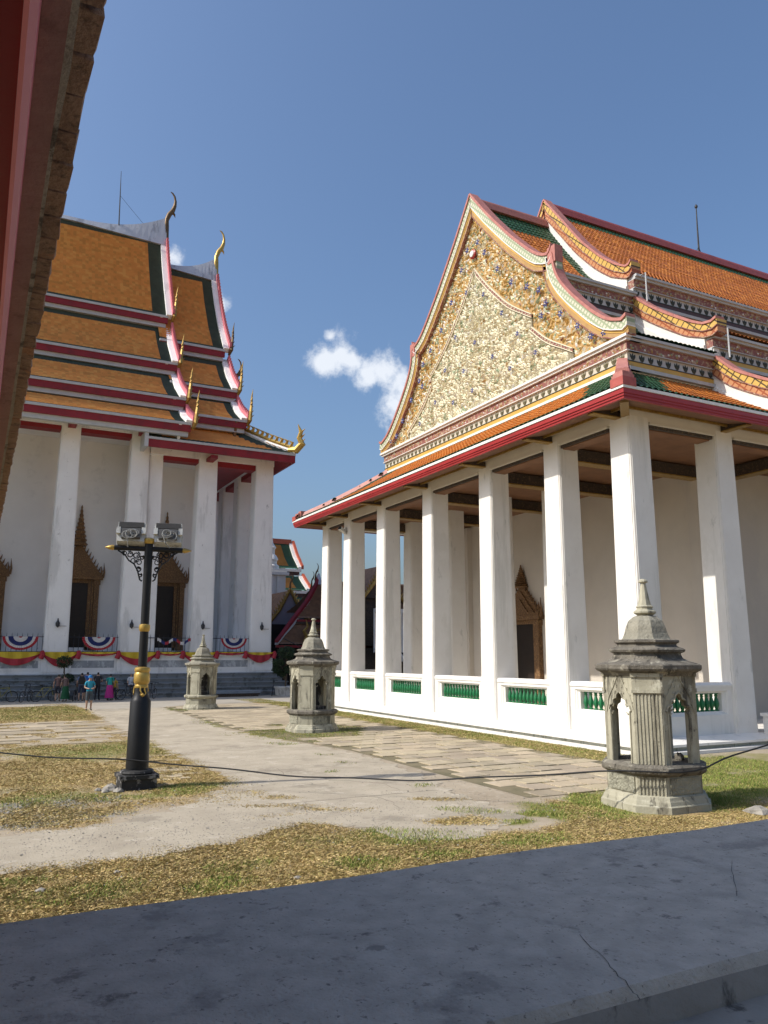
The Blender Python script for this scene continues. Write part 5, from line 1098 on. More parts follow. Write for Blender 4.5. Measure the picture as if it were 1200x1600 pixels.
for s in (-1, 1):
    b = MB(); p = ax * (s * .74) + Vector((0, 0, 5.145 - s * .015)); b.tube([p, p + ax * s * .04, p + ax * s * .09, p + ax * s * .12, p + ax * s * .20], [.045, .062, .05, .04, .006], 8); b.build('arm_finial', GOLDP, LP, local=True, smooth=50)
    # scroll bracket
    b = MB(); P = lambda u, z: tuple(ax * (s * u) + Vector((0, 0, z)))
    b.tube([P(.66, 5.10), P(.50, 5.0), P(.42, 4.88), P(.30, 4.80), P(.22, 4.66), P(.16, 4.45), P(.11, 4.42)], .018, 5)
    for (cu, cz, r, t0, turns) in ((.52, 5.03, .06, 0, 1.3), (.40, 5.01, .075, 1, 1.3), (.26, 5.0, .085, 2, 1.4), (.32, 4.88, .07, 3, 1.2), (.20, 4.84, .075, 0, 1.3), (.20, 4.68, .06, 1, 1.3), (.16, 4.55, .045, 2, 1.2), (.14, 4.95, .05, 2, 1.2)):
        pts = []
        for i in range(13): a = t0 + i / 12 * turns * 6.28; rr = r * (1 - .6 * i / 12); pts.append(P(cu + rr * math.cos(a), cz + rr * math.sin(a)))
        b.tube(pts, .014, 4)
    b.build('scroll_bracket', IRON, LP, local=True)
    # floodlight aimed at the temple behind: its finned back shows
    c = ax * (s * .40 + .015) + Vector((0, .03, 5.48)); mx = Matrix.Translation(c) @ Matrix.Rotation(R(-14), 4, 'Z') @ Matrix.Rotation(R(-16), 4, 'X')
    b = MB(); b.xf = mx; b.loft([[(-.29, -.10, -.22), (.29, -.10, -.22), (.29, -.10, .25), (-.29, -.10, .25)], [(-.31, .14, -.25), (.31, .14, -.25), (.31, .14, .28), (-.31, .14, .28)]]); FL = b.build('floodlight', FLOODB, LP, local=True)
    b = MB(); b.xf = mx
    for i in range(6): b.box(-.27, .27, -.16, -.10, .10 + i * .022, .112 + i * .022)
    b.box(-.20, .20, -.20, -.10, -.17, .06); b.build('heat_sink', FLOODD, FL, local=True)
    b = MB(); b.xf = mx
    for e in (-1, 1): b.box(e * .27 - .045, e * .27 + .045, -.18, -.10, -.06, .09)
    b.build('hinge', FLOODB, FL, local=True)
    b = MB(); b.xf = mx
    for j in range(6):
        cx_, cz_, r = random.uniform(-.1, .1), random.uniform(-.14, -.04), random.uniform(.06, .12); b.tube([(cx_ + r * 1.2 * math.cos(t * .62), -.23 - .02 * j % .05, cz_ + r * math.sin(t * .62)) for t in range(11)], .009, 4)
    b.tube([(-.1, -.22, -.1), (-.05, -.2, -.28), (.05 * s, -.1, -.36)], .012, 4); b.build('cable', CABLEG, FL, local=True)
    b = MB(); b.xf = Matrix.Translation(ax * (s * .40 + .015) + Vector((0, .0, 0))) @ Matrix.Rotation(R(-14), 4, 'Z')
    for e in (-1, 1): b.tube([(e * .30, .0, 5.17), (e * .31, .02, 5.46)], .014, 5)
    b.tube([(-.30, 0, 5.19), (.30, 0, 5.19)], .014, 5); b.build('yoke', FLOODB, FL, local=True)
for i, (dx, dy, r) in enumerate(((-.55, -.12, .16), (-.42, -.38, .11), (-.68, -.3, .09), (-.5, .1, .13), (-.78, -.05, .08))):
    b = MB(); rock(b, 3.33 + dx, 18.1 + dy, .0, r, .8, 0, 40 + i); tag(b.build('rubble_stone', ROCK), ('largest grey rubble stone left of the lamp post base', 'mid-sized rubble stone at the near left corner of the lamp base', 'small outlying rubble stone nearest the viewer by the lamp base', 'rubble stone touching the back left of the lamp base', 'leftmost smallest rubble stone by the lamp base')[i], 'stone', 'rubble by the lamp post')
# cable slung across the yard
b = MB(); kp = [(-9.0, 24.5, 1.7), (-2.2, 20.3, 1.05), (.6, 18.9, .78), (2.0, 18.3, .66), (3.30, 17.82, .60), (4.6, 17.0, .47), (6.3, 15.7, .33), (8.2, 14.0, .36), (9.8, 12.4, .58), (10.72, 11.20, .74), (11.3, 10.62, .72), (12.0, 10.55, .75), (12.7, 10.9, .82), (13.5, 10.95, .95), (15.5, 11.0, 1.2), (19, 11.2, 1.7)]
P = smooth_curve(kp, 90); P[:, 2] += .012 * np.sin(np.arange(90) * .9) ; b.tube([tuple(q) for q in P], .016, 6); tag(b.build('cable', CABLE, smooth=60), 'long black cable slung low across the yard from lamp post to near shrine', 'cable')

# ================================================================== FOREGROUND GALLERY
b = MB(); r0 = [(-6, .97), (14, .97)]
prof = [(1.775, 2.29), (1.795, 2.27), (1.80, 2.16), (1.74, 2.10), (1.74, -.1), (1.00, -.1), (1.00, 2.02), (.985, 2.10), (.98, 2.13), (.98, 2.19), (.99, 2.20), (1.045, 2.205), (1.05, 2.25), (1.062, 2.268)]
tops = [q for q in prof]; n = 80; rings = []
for i in range(n + 1):
    x = -5 + 15 * i / n; rings.append([(x, y + .004 * math.sin(x * 3.1 + y), z + (.004 * math.sin(x * 1.7) + .003 * math.sin(x * 5.3 + 1)) * (z > 2)) for y, z in prof])
mi = []
b.loft(rings, 0)
nprof = len(prof); mids = []
for k in range(n):
    for i in range(nprof): mids.append(1 if 9 <= i <= 11 else 0)
b.m = mids + [0, 0]
tag(b.build('parapet_wall', [PAR, PARD], smooth=35), 'broad grey cement parapet wall in shade across the foreground', 'wall')
# crack and pits in the coping top
b = MB()
PZ = lambda x: .004 * math.sin(x * 1.7) + .003 * math.sin(x * 5.3 + 1)
for pts in ([(1.06, 1.26), (1.04, 1.2), (1.02, 1.14), (1.0, 1.09), (0.98, 1.04), (0.97, 1.02), (0.96, 1.0)], [(1.77, 1.5), (1.7, 1.44), (1.59, 1.34), (1.51, 1.27)]):
    pts = [(lambda t, k: (pts[k][0] * (1 - t) + pts[k + 1][0] * t + random.uniform(-.004, .004), pts[k][1] * (1 - t) + pts[k + 1][1] * t))(t, k) for k in range(len(pts) - 1) for t in (0, .33, .66)]
    for (x, y), (x2, y2) in zip(pts, pts[1:]):
        zz_ = lambda yy_: 2.268 + (yy_ - 1.062) / (1.775 - 1.062) * .022 + .0012 + PZ(x)
        w = random.uniform(.0005, .0010); b.add([(x - w, y, zz_(y)), (x2 - w, y2, zz_(y2)), (x2 + w, y2, zz_(y2)), (x + w, y, zz_(y))], [(0, 1, 2, 3)])
CR = b.build('crack', mat('crack_dark', (.05, .05, .05), None, 5, .9, 0), bpy.data.objects['parapet_wall'])
gal = thing('gallery_pavilion', 'dark red soffit and old tiled eave edge at the upper left corner', 'pavilion', (-2, 1, 0))
gx, gz = .10, 3.80; gy0, gy1 = -5.0, 8.2
b = MB(); b.prism([(gx - .02, gz + .05), (-3.4, gz + 5.3), (-7, gz + .05), (-7, gz), (-3.4, gz + 5.18), (gx - .02, gz + .02)], 'y', gy0, gy1); b.build('roof_deck', OTILE, gal)  # unseen roof, pitched steep so that its shade covers the parapet
tm = []
for s_ in range(5):
    mb = MB(); r_ = random.Random(s_); w, d = .104, .16
    def jit(): return r_.uniform(-.004, .004)
    q = [(0, -w / 2), (0, w / 2), (-d, w / 2), (-d, -w / 2)]; mb.loft([[(x + jit() * (x == 0), y + jit(), z) for x, y in q] for z in (-.007, .007)]); o = mb.build('eave_tile', OTILE, None, local=True); tm.append(o.data); bpy.data.objects.remove(o)
y = gy0; gl = rootloc(gal)
while y < gy1:
    for lay, (dx, dz, oy) in enumerate(((0, .0, 0), (-.012, .02, .052))):
        if lay == 0 and y < .4: continue
        o = bpy.data.objects.new('eave_tile', random.choice(tm)); COL.objects.link(o); o.parent = gal; o.location = Vector((gx + dx + random.uniform(-.0022, .0016), y + oy, gz + dz)) - gl; o.rotation_euler = (random.uniform(-.03, .03), random.uniform(.0, .03), random.uniform(-.02, .02))
    y += .111
b = MB(); n = 90; rings = []
for i in range(n + 1):
    yy_ = gy0 + (gy1 - gy0) * i / n; j = random.uniform(-.003, .003); rings.append([(.052, yy_, gz - .012), (.064 + j, yy_, gz - .012), (.064 + j, yy_, gz + .01), (.052, yy_, gz + .01)])
b.loft(rings); b.build('mortar_line', MORT, gal)
b = MB(); b.box(.012, .052, gy0, gy1, gz - .035, gz + .03); b.build('eave_board', EBOARD, gal)
b = MB(); b.prism([(-.012, gz - .075), (-.004, gz - .085), (.008, gz - .075), (.012, gz - .03), (.012, gz + .03), (-.012, gz + .03)], 'y', gy0, gy1); b.build('eave_moulding', SOFFP, gal)
b = MB(); b.box(-.06, -.0125, gy0, gy1, gz - .06, gz + .02); b.box(-.9, -.06, gy0, gy1, gz - .01, gz + .02); b.build('soffit', SOFF, gal)
for yy_ in (-4.6, -1.6, 7.9):
    b = MB(); b.box(-1.5, -1.1, yy_ - .2, yy_ + .2, 1.2, gz + .1); b.build('post', RED, gal)
b = MB(); b.box(-7, 9, -6, .96, .0, 1.25); structure(b.build('gallery_floor', mat('gallery_floor_tile', (.30, .25, .20), None, 2, .7, .1)))

# ================================================================== BACKGROUND BUILDINGS
# ornate hall with orange and green roofs beyond
bh = thing('far_hall', 'distant hall with orange roof bordered green between the two temples', 'building', (33, 92, 0))
def gx_roof(root, prof, x0, x1, yc, mats, gx, gt, gb, w=.4, rh=.5):
    for sg in (1, -1):
        mb = MB(); tile_slope(mb, prof, x0, x1, lambda a, o, z, sg=sg: np.stack([a + 0 * o, yc - sg * o, z + 0 * a], -1), w, rh, .04, .03, lambda a, t: np.where((a > x1 - gx) | (a < x0 + gx) | (t < gt) | (t > gb), 1, 0), None, 2); mb.build('roof_tiles', mats, root, kind='stuff')
FH = [[(0, 16.5), (1.7, 14.5), (3.7, 12.9)], [(3.6, 12.0), (5.0, 11.0), (6.5, 10.1)], [(6.4, 9.3), (7.8, 8.4), (9.2, 7.7)]]
GRF = mat('mid_green_tile', (.04, .11, .06), (.03, .08, .045), 2, .5, .2, 12); ORF = mat('amber_tile', (.48, .21, .04), (.40, .17, .03), 2, .5, .2, 12)
dX = [33.9, 33.9, 33.9]
for p, xe in zip(FH, dX):
    gx_roof(bh, p, 20, xe, 92, [ORF, GRF], 1.0, .14, .9)
    for sg in (1, -1):
        c = MB(); P_ = smooth_curve(p, 14); to = lambda x, o, z, sg=sg: (x, 92 - sg * o, z); ribbon(c, P_, -.45, .0, xe + .3, xe + .6, to, 1); ribbon(c, P_, -.25, .35, xe - .1, xe + .3, to, 0); c.build('bargeboard', [WCER, mat('orange_edge', (.45, .10, .05), None, 3, .5, .1)], bh)
    y0 = 92 - p[-1][0]; c = MB(); c.box(20, xe + .2, y0 - .1, y0 + .3, p[-1][1] - .35, p[-1][1] - .05, 0); c.box(20, xe + .1, y0 + .1, y0 + .5, p[-1][1] - .75, p[-1][1] - .35, 1); c.build('tier_fascia', [WCER, DKTILE], bh)
b = MB(); b.box(20, 34.1, 91.6, 92.4, 16.3, 16.9); b.build('ridge', mat('orange_ridge', (.42, .11, .06), None, 3, .5, .1), bh)
b = MB(); b.box(20, 33.5, 84, 100, 0, 8.0); b.box(20, 33.4, 86, 98, 8, 10.2); b.box(20, 33.4, 88.7, 95.3, 10.2, 12.8); b.build('wall', WHITE, bh)
# white chapel with pilasters and small finial urns, in front of it
wc = thing('white_chapel', 'small white chapel with tiered plinth and finial beside the rightmost column', 'building', (25.0, 80, 0))
b = MB(); b.box(22, 29.2, 80, 83, 0, 11.2); b.build('wall', WHITE, wc)
b = MB(); b.box(21.9, 29.5, 79.7, 83.2, 11.2, 11.5); b.box(22, 29.3, 79.85, 83.1, 11.5, 11.8); b.build('cornice', WCER, wc)
b = MB(); b.lathe([(1.0, 11.8), (1.0, 12.2), (.75, 12.4), (.75, 12.7), (.9, 12.9), (.7, 13.3), (.5, 13.5), (.5, 14.0), (.65, 14.2), (.3, 14.7), (.15, 15.8), (.03, 17.0)], (27.7, 80.9), 12); b.build('finial', WCER, wc, smooth=30)
for x in (26.6, 27.6, 28.4): b = MB(); b.box(x - .2, x + .2, 79.88, 80, 2, 11.1); b.build('pilaster', WCER, wc)
# ornate gable porch
def small_gable(name, label, x, y, w, zb, h, fill, trimm):
    o = thing(name, label, 'building', (x, y, 0))
    b = MB(); b.prism([(x - w, zb), (x + w, zb), (x, zb + h)], 'y', y, y + .3); b.build('gable', fill, o)
    for s in (-1, 1):
        b = MB(); b.tube([(x + s * (w + .5), y - .15, zb - .45), (x + s * w * .5, y - .15, zb + h * .46), (x, y - .15, zb + h + .35)], .16, 6)
        n = 13
        for k in range(n):
            t = k / n; px, pz = x + s * (w + .4) * (1 - t), zb - .35 + (h + .6) * t; b.tube([(px, y - .2, pz), (px + s * .14, y - .2, pz - .32)], [.10, .015], 4); b.tube([(px, y - .2, pz + .1), (px + s * .2, y - .2, pz + .40)], [.09, .01], 4)
        b.tube([(x + s * (w + .4), y - .15, zb - .3), (x + s * (w + .9), y - .15, zb - .1), (x + s * (w + .75), y - .15, zb + .75)], [.16, .14, .01], 5); b.build('bargeboard', trimm, o)
    b = MB(); b.add([(x - w - .5, y - .1, zb - .4), (x, y - .1, zb + h + .2), (x, y + 6, zb + h + .2), (x - w - .5, y + 6, zb - .4)], [(0, 1, 2, 3)]); b.add([(x + w + .5, y - .1, zb - .4), (x, y - .1, zb + h + .2), (x, y + 6, zb + h + .2), (x + w + .5, y + 6, zb - .4)], [(0, 1, 2, 3)]); b.build('roof', RTILE, o)
    b = MB(); b.box(x - w * .9, x + w * .9, y + .4, y + 5.5, 0, zb); b.build('wall', DKWOOD, o)
    chofa(x, y - .1, zb + h + .3, .36, o, BRONZE)
    return o
small_gable('gable_porch', 'small porch gable with gilded toothed bargeboards and lavender pediment', 27.1, 73, 2.1, 5.6, 3.2, LAV, GOLD)
# old brown-tiled pavilion
pv = thing('old_pavilion', 'old dark pavilion with sagging brown tiled roof behind the middle shrine', 'building', (31, 68, 0))
def hip(mb, x0, x1, y0, y1, z0, z1, inset, m): mb.loft([[(x0, y0, z0), (x1, y0, z0), (x1, y1, z0), (x0, y1, z0)], [(x0 + inset, y0 + inset, z1), (x1 - inset, y0 + inset, z1), (x1 - inset, y1 - inset, z1), (x0 + inset, y1 - inset, z1)]], m)
OP = [(0, 9.9), (1.3, 7.6), (2.6, 6.1)]
for sg in (1, -1):
    mb = MB(); tile_slope(mb, OP, 29.25, 46, lambda a, o, z, sg=sg: np.stack([a + 0 * o - o * 1.28, 71 - sg * o, z + 0 * a], -1), .3, .35, .03, .03, None, None, 2); mb.build('roof_tiles', RTILE, pv, kind='stuff')
mb = MB(); tile_slope(mb, [(2.4, 5.6), (4.5, 3.7)], 22.9, 42, lambda a, o, z: np.stack([a + 0 * o, 71 - o, z + 0 * a], -1), .3, .35, .03, .03, None, lambda a, t: a > 26.1 - 2.7 * t, 2); mb.build('roof_tiles', RTILE, pv, kind='stuff')
b = MB(); P_ = smooth_curve([(0, 10.15), (1.3, 7.85), (2.6, 6.3), (4.5, 3.95)], 16)
ribbon(b, P_, -.12, .12, 0, .3, lambda x, o, z: (29.25 - o * 1.3 + x, 71 - o, z), 0); ribbon(b, P_, .12, .30, .0, .3, lambda x, o, z: (29.25 - o * 1.3 + x, 71 - o, z), 1); b.build('bargeboard', [REDL, GLINE], pv)
b = MB(); b.box(26.1, 42, 68.3, 68.55, 5.78, 5.98, 0); b.box(26.0, 42, 68.25, 68.5, 5.6, 5.78, 1); b.box(23.5, 42, 66.4, 66.6, 3.42, 3.62, 0); b.build('fascia', [REDL, DKWOOD], pv)
b = MB(); b.box(24, 42, 70.5, 74, 0, 5.6); b.box(24, 30, 67.4, 67.5, .1, 3.2) ; b.build('wall', BLACK, pv)  # black boxes stand in for the pavilion's unlit interior
b = MB()
for i in range(26): x = 24.1 + i * .26; b.box(x - .04, x + .04, 67.25, 67.35, .1, 3.2)
b.box(24, 30.6, 67.2, 67.4, 3.2, 3.3); q = b.build('slat_screen', DKWOOD, pv); q['kind'] = 'stuff'
for x in (24.2, 27.2, 30.4, 34, 38): b = MB(); b.box(x - .15, x + .15, 66.9, 67.2, 0, 3.6); b.build('post', DKWOOD, pv)
chofa(29.0, 71, 10.0, .34, pv, BRONZE); chofa(28.35, 70.4, 9.3, .30, pv, BRONZE)
b = MB(); b.lathe([(.40, 9.5), (.25, 10.1), (.08, 10.6)], (29.3, 71), 8); b.build('ridge_cap', METAL, pv)
b = MB(); zf = 4.4; xx0 = 26.2
b.tube([(xx0, 66.5, zf - .5), (xx0 + .2, 66.5, zf), (xx0 - .1, 66.5, zf + .5), (xx0 + .25, 66.5, zf + .9), (xx0 + .1, 66.5, zf + 1.5)], [.2, .22, .16, .12, .02], 6)
for k in range(8): b.tube([(xx0 + .4 + k * .28, 66.7, zf - .15 + k * .16), (xx0 + .5 + k * .28, 66.7, zf + .3 + k * .16)], [.12, .02], 4)
b.build('roof_ornament', GOLD, pv)
small_gable('gilded_pavilion', 'distant pavilion with gilded pointed gable seen between the white columns', 33.7, 66, 1.9, 8.0, 2.9, DKWOOD, GOLD)
b = MB(); b.box(31.8, 40, 63.5, 64, 3.0, 3.3); b.box(31.8, 40, 63.4, 64, 6.6, 6.9)
for k in range(16): b.tube([(32 + k * .5, 63.4, 3.6), (32.9 + k * .5, 63.4, 6.6)], .05, 4)
for k in range(6): b.lathe([(.5, 2.2), (.6, 2.6), (.35, 3.0)], (32.6 + k * 1.3, 63.4), 8)
b.box(31.8, 40, 63.9, 64, 3.3, 6.6); tag(b.build('white_rail_building', WCER), 'white slatted structure glimpsed between the far white columns', 'building')
b = MB(); b.box(31, 41, 65, 65.5, 0, 2.8); tag(b.build('brown_wall', DKWOOD), 'dark brown wall low between the far white columns', 'wall')

# potted topiary -----------------------------------------------------------------------
def topiary(x, y, balls, label, potw, poth, z0=0):
    o = thing('potted_topiary', label, 'potted plant', (x, y, z0))
    b = MB(); b.loft([[(px * potw * f, py * potw * f, z) for px, py in ((-1, -1), (1, -1), (1, 1), (-1, 1))] for f, z in ((.85, 0), (.9, poth * .8), (1.0, poth * .82), (1.0, poth), (.85, poth))]); b.build('planter', POT, o, local=True)
    b = MB(); tp = max(q[2] for q in balls); b.tube([(0, 0, poth * .8), (.05, 0, tp * .5), (0, 0, tp)], [.06, .05, .03], 6)
    for (bx_, by_, bz_, r) in balls: b.tube([(0, 0, bz_ * .7), (bx_, by_, bz_)], [.035, .02], 5)
    b.build('trunk', TRUNK, o, local=True)
    c = MB()
    for (bx_, by_, bz_, r) in balls:
        for _ in range(int(520 * (r / .4) ** 2)):
            v = Vector((random.gauss(0, 1), random.gauss(0, 1), random.gauss(0, 1))).normalized() * r * random.uniform(.6, 1.06); v.z *= .72
            p = Vector((bx_, by_, bz_)) + v; a = Vector((random.gauss(0, 1), random.gauss(0, 1), random.gauss(0, 1))).normalized() * .06; d = a.cross(Vector((random.gauss(0, 1), random.gauss(0, 1), 1))).normalized() * .03
            c.add([p - a, p + d, p + a, p - d], [(0, 1, 2, 3)])
    c.build('crown', LEAF, o, local=True, kind='stuff')
topiary(19.6, 53.3, [(0.05, 0, 2.95, .62), (-.55, 0, 2.25, .42), (.45, .1, 2.2, .42), (-.62, .05, 1.75, .36), (.1, -.1, 1.75, .35), (-.3, 0, 1.45, .3)], 'clipped topiary tree in a white planter at the right end of the steps', .62, .62)
topiary(5.15, 54.0, [(0, 0, 2.35, .52), (.25, .0, 1.35, .42)], 'round-headed topiary behind the people in green', .4, .55)
b = MB(); b.box(20.45, 21.15, 53.6, 54.1, 0, 1.05); b.box(20.5, 21.1, 53.57, 53.6, .2, .95); tag(b.build('utility_cabinet', POT), 'small pale utility box right of the topiary planter', 'cabinet')
PL = mat('plank_blue_grey', (.25, .29, .34), (.18, .21, .25), 3, .5, .2, 20)
for k in range(4):
    b = MB(); b.xf = Matrix.Translation((15.6 + .1 * k, 53.4 + .04 * k, .02 + k * .10)) @ Matrix.Rotation(R(2 - 1.5 * k), 4, 'Z'); b.box(-2.0, 2.0, -.35, .35, 0, .085); tag(b.build('plank', PL if k > 1 else DKWOOD), ('bottom dark board', 'second dark board', 'third grey-blue sheet', 'topmost grey-blue sheet')[k] + ' of the stack lying on the steps', 'board', 'stack of boards by the steps')
b = MB(); b.tube([(20.3, 55.6, 3.95), (22.5, 57, 3.2), (26, 60, 2.6), (30, 64, 2.9)], .03, 5); tag(b.build('power_cable', CABLE), 'thin dark wire sagging rightward from the left temple railing', 'cable')

# bicycles ----------------------------------------------------------------------------
TYRE = mat('tyre', (.012, .012, .012), None, 5, .7, .05); CHROME = mat('rim_metal', (.35, .35, .35), None, 5, .35, 0, metal=.7)
def bicycle(x, y, rz, colour, label, lean=.12):
    fm = mat('bike_paint', colour, None, 6, .4, .02)
    o = thing('bicycle', label, 'bicycle', (x, y, 0), 'bicycles parked by the temple steps'); o.rotation_euler = (lean, 0, rz)
    def ringm(cx_, r, t, n=24): return [(cx_ + r * math.cos(i / n * 6.2832), 0, .33 + r * math.sin(i / n * 6.2832)) for i in range(n + 1)]
    for cx_ in (-.52, .52):
        b = MB(); b.tube(ringm(cx_, .32, 0), .022, 6); b.tube(ringm(cx_, .29, 0), .010, 4, 1)
        for k in range(10): a = k * .628; b.tube([(cx_, 0, .33), (cx_ + .29 * math.cos(a), 0, .33 + .29 * math.sin(a))], .0035, 3, 1)
        b.tube([(cx_, -.05, .33), (cx_, .05, .33)], .025, 6, 1); b.build('wheel', [TYRE, CHROME], o, local=True)
    b = MB(); A, B_, C_, D_ = (-.52, 0, .33), (-.08, 0, .30), (-.20, 0, .82), (.34, 0, .86)
    for p, q in ((A, B_), (A, C_), (B_, C_), (B_, D_), (C_, D_), (D_, (.37, 0, .74)), ((.37, 0, .76), (.52, 0, .33))): b.tube([p, q], .019, 6)
    b.build('frame', fm, o, local=True)
    b = MB(); b.tube([(-.2, 0, .82), (-.23, 0, .97)], .015, 5); b.loft([[(-.36, -.08, .97), (-.36, .08, .97), (-.36, .07, 1.03), (-.36, -.07, 1.03)], [(-.2, -.06, .98), (-.2, .06, .98), (-.2, .05, 1.03), (-.2, -.05, 1.03)], [(-.08, -.02, .98), (-.08, .02, .98), (-.08, .02, 1.01), (-.08, -.02, 1.01)]]); b.build('saddle', TYRE, o, local=True)
    b = MB(); b.tube([(.34, 0, .86), (.31, 0, 1.05)], .015, 5); b.tube([(.22, -.28, 1.06), (.31, -.12, 1.06), (.31, .12, 1.06), (.22, .28, 1.06)], .014, 5); b.build('handlebar', TYRE, o, local=True)
    b = MB(); b.tube([(-.08, -.08, .30), (-.08, .08, .30)], .05, 8); b.tube([(-.08, .07, .30), (.05, .09, .20)], .012, 4); b.tube([(-.08, -.07, .30), (-.2, -.09, .40)], .012, 4); b.build('crank', CHROME, o, local=True)
    return o
bicycle(1.75, 53.3, R(8), (.30, .27, .06), 'yellow-framed bicycle parked at the far left edge'); bicycle(3.0, 53.3, R(62), (.04, .04, .05), 'black bicycle parked end-on, second from the left')
bicycle(4.05, 53.0, R(18), (.34, .30, .08), 'pale yellow bicycle beside the person in green'); bicycle(5.75, 52.9, R(75), (.03, .03, .03), 'dark bicycle behind the man in the blue shirt')
bicycle(8.05, 53.0, R(55), (.36, .30, .05), 'yellow bicycle right of the woman in magenta'); bicycle(8.95, 53.0, R(20), (.03, .03, .035), 'black bicycle in front of the seated boy')
bicycle(10.35, 52.9, R(58), (.05, .05, .06), 'black bicycle just right of the lamp post'); bicycle(18.6, 53.2, R(70), (.04, .04, .05), 'dark bicycle leaning near the topiary planter')

# people ------------------------------------------------------------------------------
SKIN = mat('skin', (.42, .26, .18), (.36, .22, .15), 8, .6, .02); HAIR = mat('dark_hair', (.02, .014, .01), None, 8, .6, .05)
def person(x, y, rz, h, label, top, bottom, shoes=(.02, .02, .02), legs='shorts', lean=0.0, arms='down', hair=True, cap=None, skirt=None, z0=0, seated=False):
    """single skinned body, coloured by clothing zone"""
    s = h / 1.75; ph = random.Random(int(x * 100))
    bm = bmesh.new(); L = bm.verts.layers.skin.verify(); V = {}
    def v(n, p, r, root=False):
        q = bm.verts.new((p[0] * s, (p[1]) * s, p[2] * s)); q[L].radius = ((r[0] if isinstance(r, tuple) else r) * s, (r[1] if isinstance(r, tuple) else r) * s); q[L].use_root = root; V[n] = q
    def e(a, b_): bm.edges.new((V[a], V[b_]))
    fl = lambda z: -lean * max(0, z - .9)        # forward lean (toward -y)
    v('pel', (0, 0, .95), (.15, .11), True); v('waist', (0, fl(1.1), 1.10), (.135, .10)); v('chest', (0, fl(1.32), 1.32), (.165, .115)); v('neckb', (0, fl(1.48), 1.47), (.08, .075)); v('neck', (0, fl(1.53) - .01, 1.53), .055)
    v('head', (0, fl(1.62) - .02, 1.615), (.072, .085)); v('crown', (0, fl(1.7) - .015, 1.70), (.068, .08))
    e('pel', 'waist'); e('waist', 'chest'); e('chest', 'neckb'); e('neckb', 'neck'); e('neck', 'head'); e('head', 'crown')
    st = ph.uniform(.0, .10)
    for k, sg in (('l', -1), ('r', 1)):
        if seated:
            v('hip' + k, (sg * .10, -.02, .90), .095); v('kn' + k, (sg * .13, -.42, .86), .065); v('an' + k, (sg * .13, -.45, .46), .042); v('to' + k, (sg * .14, -.60, .43), .035)
        else:
            f = st * sg; v('hip' + k, (sg * .095, 0, .86), .092); v('kn' + k, (sg * .105, -f - .02, .48), .062); v('an' + k, (sg * .11, f * .5, .09), .040); v('to' + k, (sg * .125, f * .5 - .15, .035), .035)
        e('pel', 'hip' + k); e('hip' + k, 'kn' + k); e('kn' + k, 'an' + k); e('an' + k, 'to' + k)
        zs = 1.41; v('sh' + k, (sg * .19, fl(zs), zs), .062)
        if arms == 'front': v('el' + k, (sg * .25, fl(1.16) - .02, 1.16), .045); v('wr' + k, (sg * .10, fl(1.1) - .25, 1.10), .032); v('ha' + k, (sg * .05, fl(1.1) - .31, 1.11), (.03, .04))
        elif arms == 'low': v('el' + k, (sg * .24, fl(1.14) - .08, 1.12), .045); v('wr' + k, (sg * .2, fl(1.1) - .28, .92), .032); v('ha' + k, (sg * .18, fl(1.1) - .34, .86), (.03, .04))
        else: v('el' + k, (sg * .26, fl(1.14) + .03, 1.14), .045); v('wr' + k, (sg * .27, fl(1.1) - .04, .90), .032); v('ha' + k, (sg * .265, fl(1.1) - .06, .82), (.03, .04))
        e('neckb', 'sh' + k); e('sh' + k, 'el' + k); e('el' + k, 'wr' + k); e('wr' + k, 'ha' + k)
    me = bpy.data.meshes.new('person'); bm.to_mesh(me); bm.free(); tmp = bpy.data.objects.new('tmp', me); COL.objects.link(tmp)
    tmp.modifiers.new('skin', 'SKIN'); sb = tmp.modifiers.new('sub', 'SUBSURF'); sb.levels = 2; sb.render_levels = 2
    dg = bpy.context.evaluated_depsgraph_get(); m2 = bpy.data.meshes.new_from_object(tmp.evaluated_get(dg)); bpy.data.objects.remove(tmp)
    m2.name = 'person'; m2.materials.clear()
    mats = [SKIN, mat('cloth', top, None, 9, .85, .3, 25), mat('cloth_lower', bottom, None, 9, .85, .3, 25), mat('shoe', shoes, None, 5, .6, 0), HAIR]
    for q in mats: m2.materials.append(q)
    idx = []
    for p in m2.polygons:
        c = p.center / s; hy = c.y - fl(c.z)
        if c.z > 1.545: i = 4 if (hair and (c.z > 1.675 or hy > .01)) else 0
        elif c.z > 1.49: i = 0
        elif seated and c.z < .52: i = 3
        elif c.z < .085: i = 3
        elif (arms != 'down' and (c.z < 1.22) and hy < -.13 and c.z > .83 and not seated) or (abs(c.x) > .215 and c.z < 1.26 and c.z > .78): i = 0
        elif c.z > .97: i = 1
        elif legs == 'long': i = 2
        elif c.z > (.50 if not seated else .80): i = 2
        else: i = 0
        idx.append(i)
    m2.polygons.foreach_set('material_index', idx); m2.shade_smooth(); m2.update()
    o = bpy.data.objects.new('person', m2); COL.objects.link(o); o.location = (x, y, z0); o.rotation_euler = (0, 0, rz); tag(o, label, 'person')
    if cap:
        b = MB(); b.lathe([(.115 * s, 1.655 * s), (.11 * s, 1.72 * s), (.07 * s, 1.775 * s), (.01, 1.79 * s)], (0, -.015 * s), 12); b.add([(-.08 * s, -.09 * s, 1.665 * s), (.08 * s, -.09 * s, 1.665 * s), (.06 * s, -.22 * s, 1.65 * s), (-.06 * s, -.22 * s, 1.65 * s)], [(0, 1, 2, 3)]); b.build('cap', mat('cap_cloth', cap, None, 5, .8, 0), o, local=True, smooth=50)
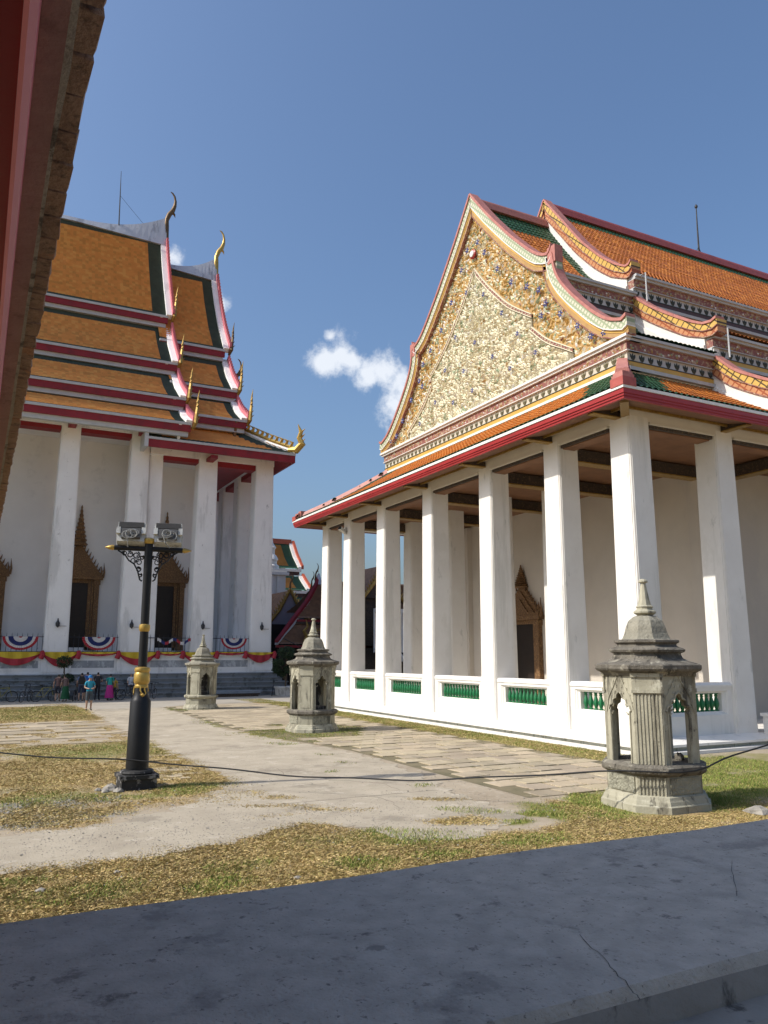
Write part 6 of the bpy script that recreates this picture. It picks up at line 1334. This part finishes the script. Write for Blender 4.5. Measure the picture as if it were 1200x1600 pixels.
    if skirt:
        b = MB(); rings = []
        for zz_, rr in ((1.0, .155), (.9, .19), (.6, .23), (.3, .27), (.18, .29)):
            rings.append([((rr + .018 * (j % 2) * (1 - zz_)) * math.cos(j * .2618) * s, (rr * .82 + .015 * (j % 2)) * math.sin(j * .2618) * s, zz_ * s) for j in range(24)])
        b.loft(rings); b.build('skirt', mat('skirt_cloth', skirt, None, 9, .85, .3, 25), o, local=True, smooth=60)
    return o
person(5.45, 43.6, R(2), 1.74, 'person in bright blue T-shirt, cap and grey shorts walking on the path', (.03, .30, .44), (.07, .085, .10), arms='front', cap=(.02, .16, .40))
person(5.15, 52.3, R(200), 1.62, 'person in grey-brown top and green wrap skirt at the left', (.16, .11, .10), (.02, .09, .04), lean=.25, arms='low', skirt=(.012, .085, .035))
person(4.75, 52.6, R(170), 1.68, 'person in muted brown top and dark shorts left of the green skirt', (.17, .10, .09), (.03, .03, .04))
person(6.05, 52.3, R(185), 1.76, 'person in pale blue shirt with dark shorts, left of the blue group', (.16, .22, .36), (.03, .04, .08), arms='low')
person(6.42, 52.6, R(180), 1.80, 'person in royal blue T-shirt and navy shorts seen from behind', (.03, .12, .40), (.025, .035, .09), lean=.1, arms='front')
person(7.05, 52.8, R(160), 1.78, 'dark-dressed person half hidden behind the walker in blue', (.03, .03, .035), (.025, .025, .03), legs='long', arms='front')
person(7.72, 52.4, R(165), 1.66, 'woman in teal top and long magenta skirt, bending forward', (.02, .27, .24), (.42, .03, .20), lean=.30, arms='low', skirt=(.42, .03, .20))
person(8.05, 52.7, R(150), 1.42, 'small person in mustard top beside the woman in magenta', (.42, .28, .05), (.05, .05, .06), legs='long')
person(9.35, 54.55, R(5), 1.66, 'boy in white T-shirt with dark straps sitting on the steps', (.62, .64, .68), (.06, .05, .05), legs='long', seated=True, z0=-.05, arms='low')
person(9.95, 54.6, R(-5), 1.62, 'person in dark clothes on the steps, half behind the lamp post', (.05, .05, .06), (.04, .04, .05), legs='long', seated=True, z0=-.05, arms='low')
b = MB(); b.loft([[(-.17, -.10, 0), (.17, -.10, 0), (.17, .10, 0), (-.17, .10, 0)], [(-.19, -.13, .2), (.19, -.13, .2), (.19, .10, .2), (-.19, .10, .2)], [(-.12, -.07, .50), (.12, -.07, .50), (.12, .08, .50), (-.12, .08, .50)]]); o = b.build('backpack', mat('black_nylon', (.02, .02, .022), None, 6, .7, .2), None, local=True, smooth=60); o.location = (6.02, 52.02, 1.02); tag(o, 'black backpack worn by the person in the pale blue shirt', 'backpack')
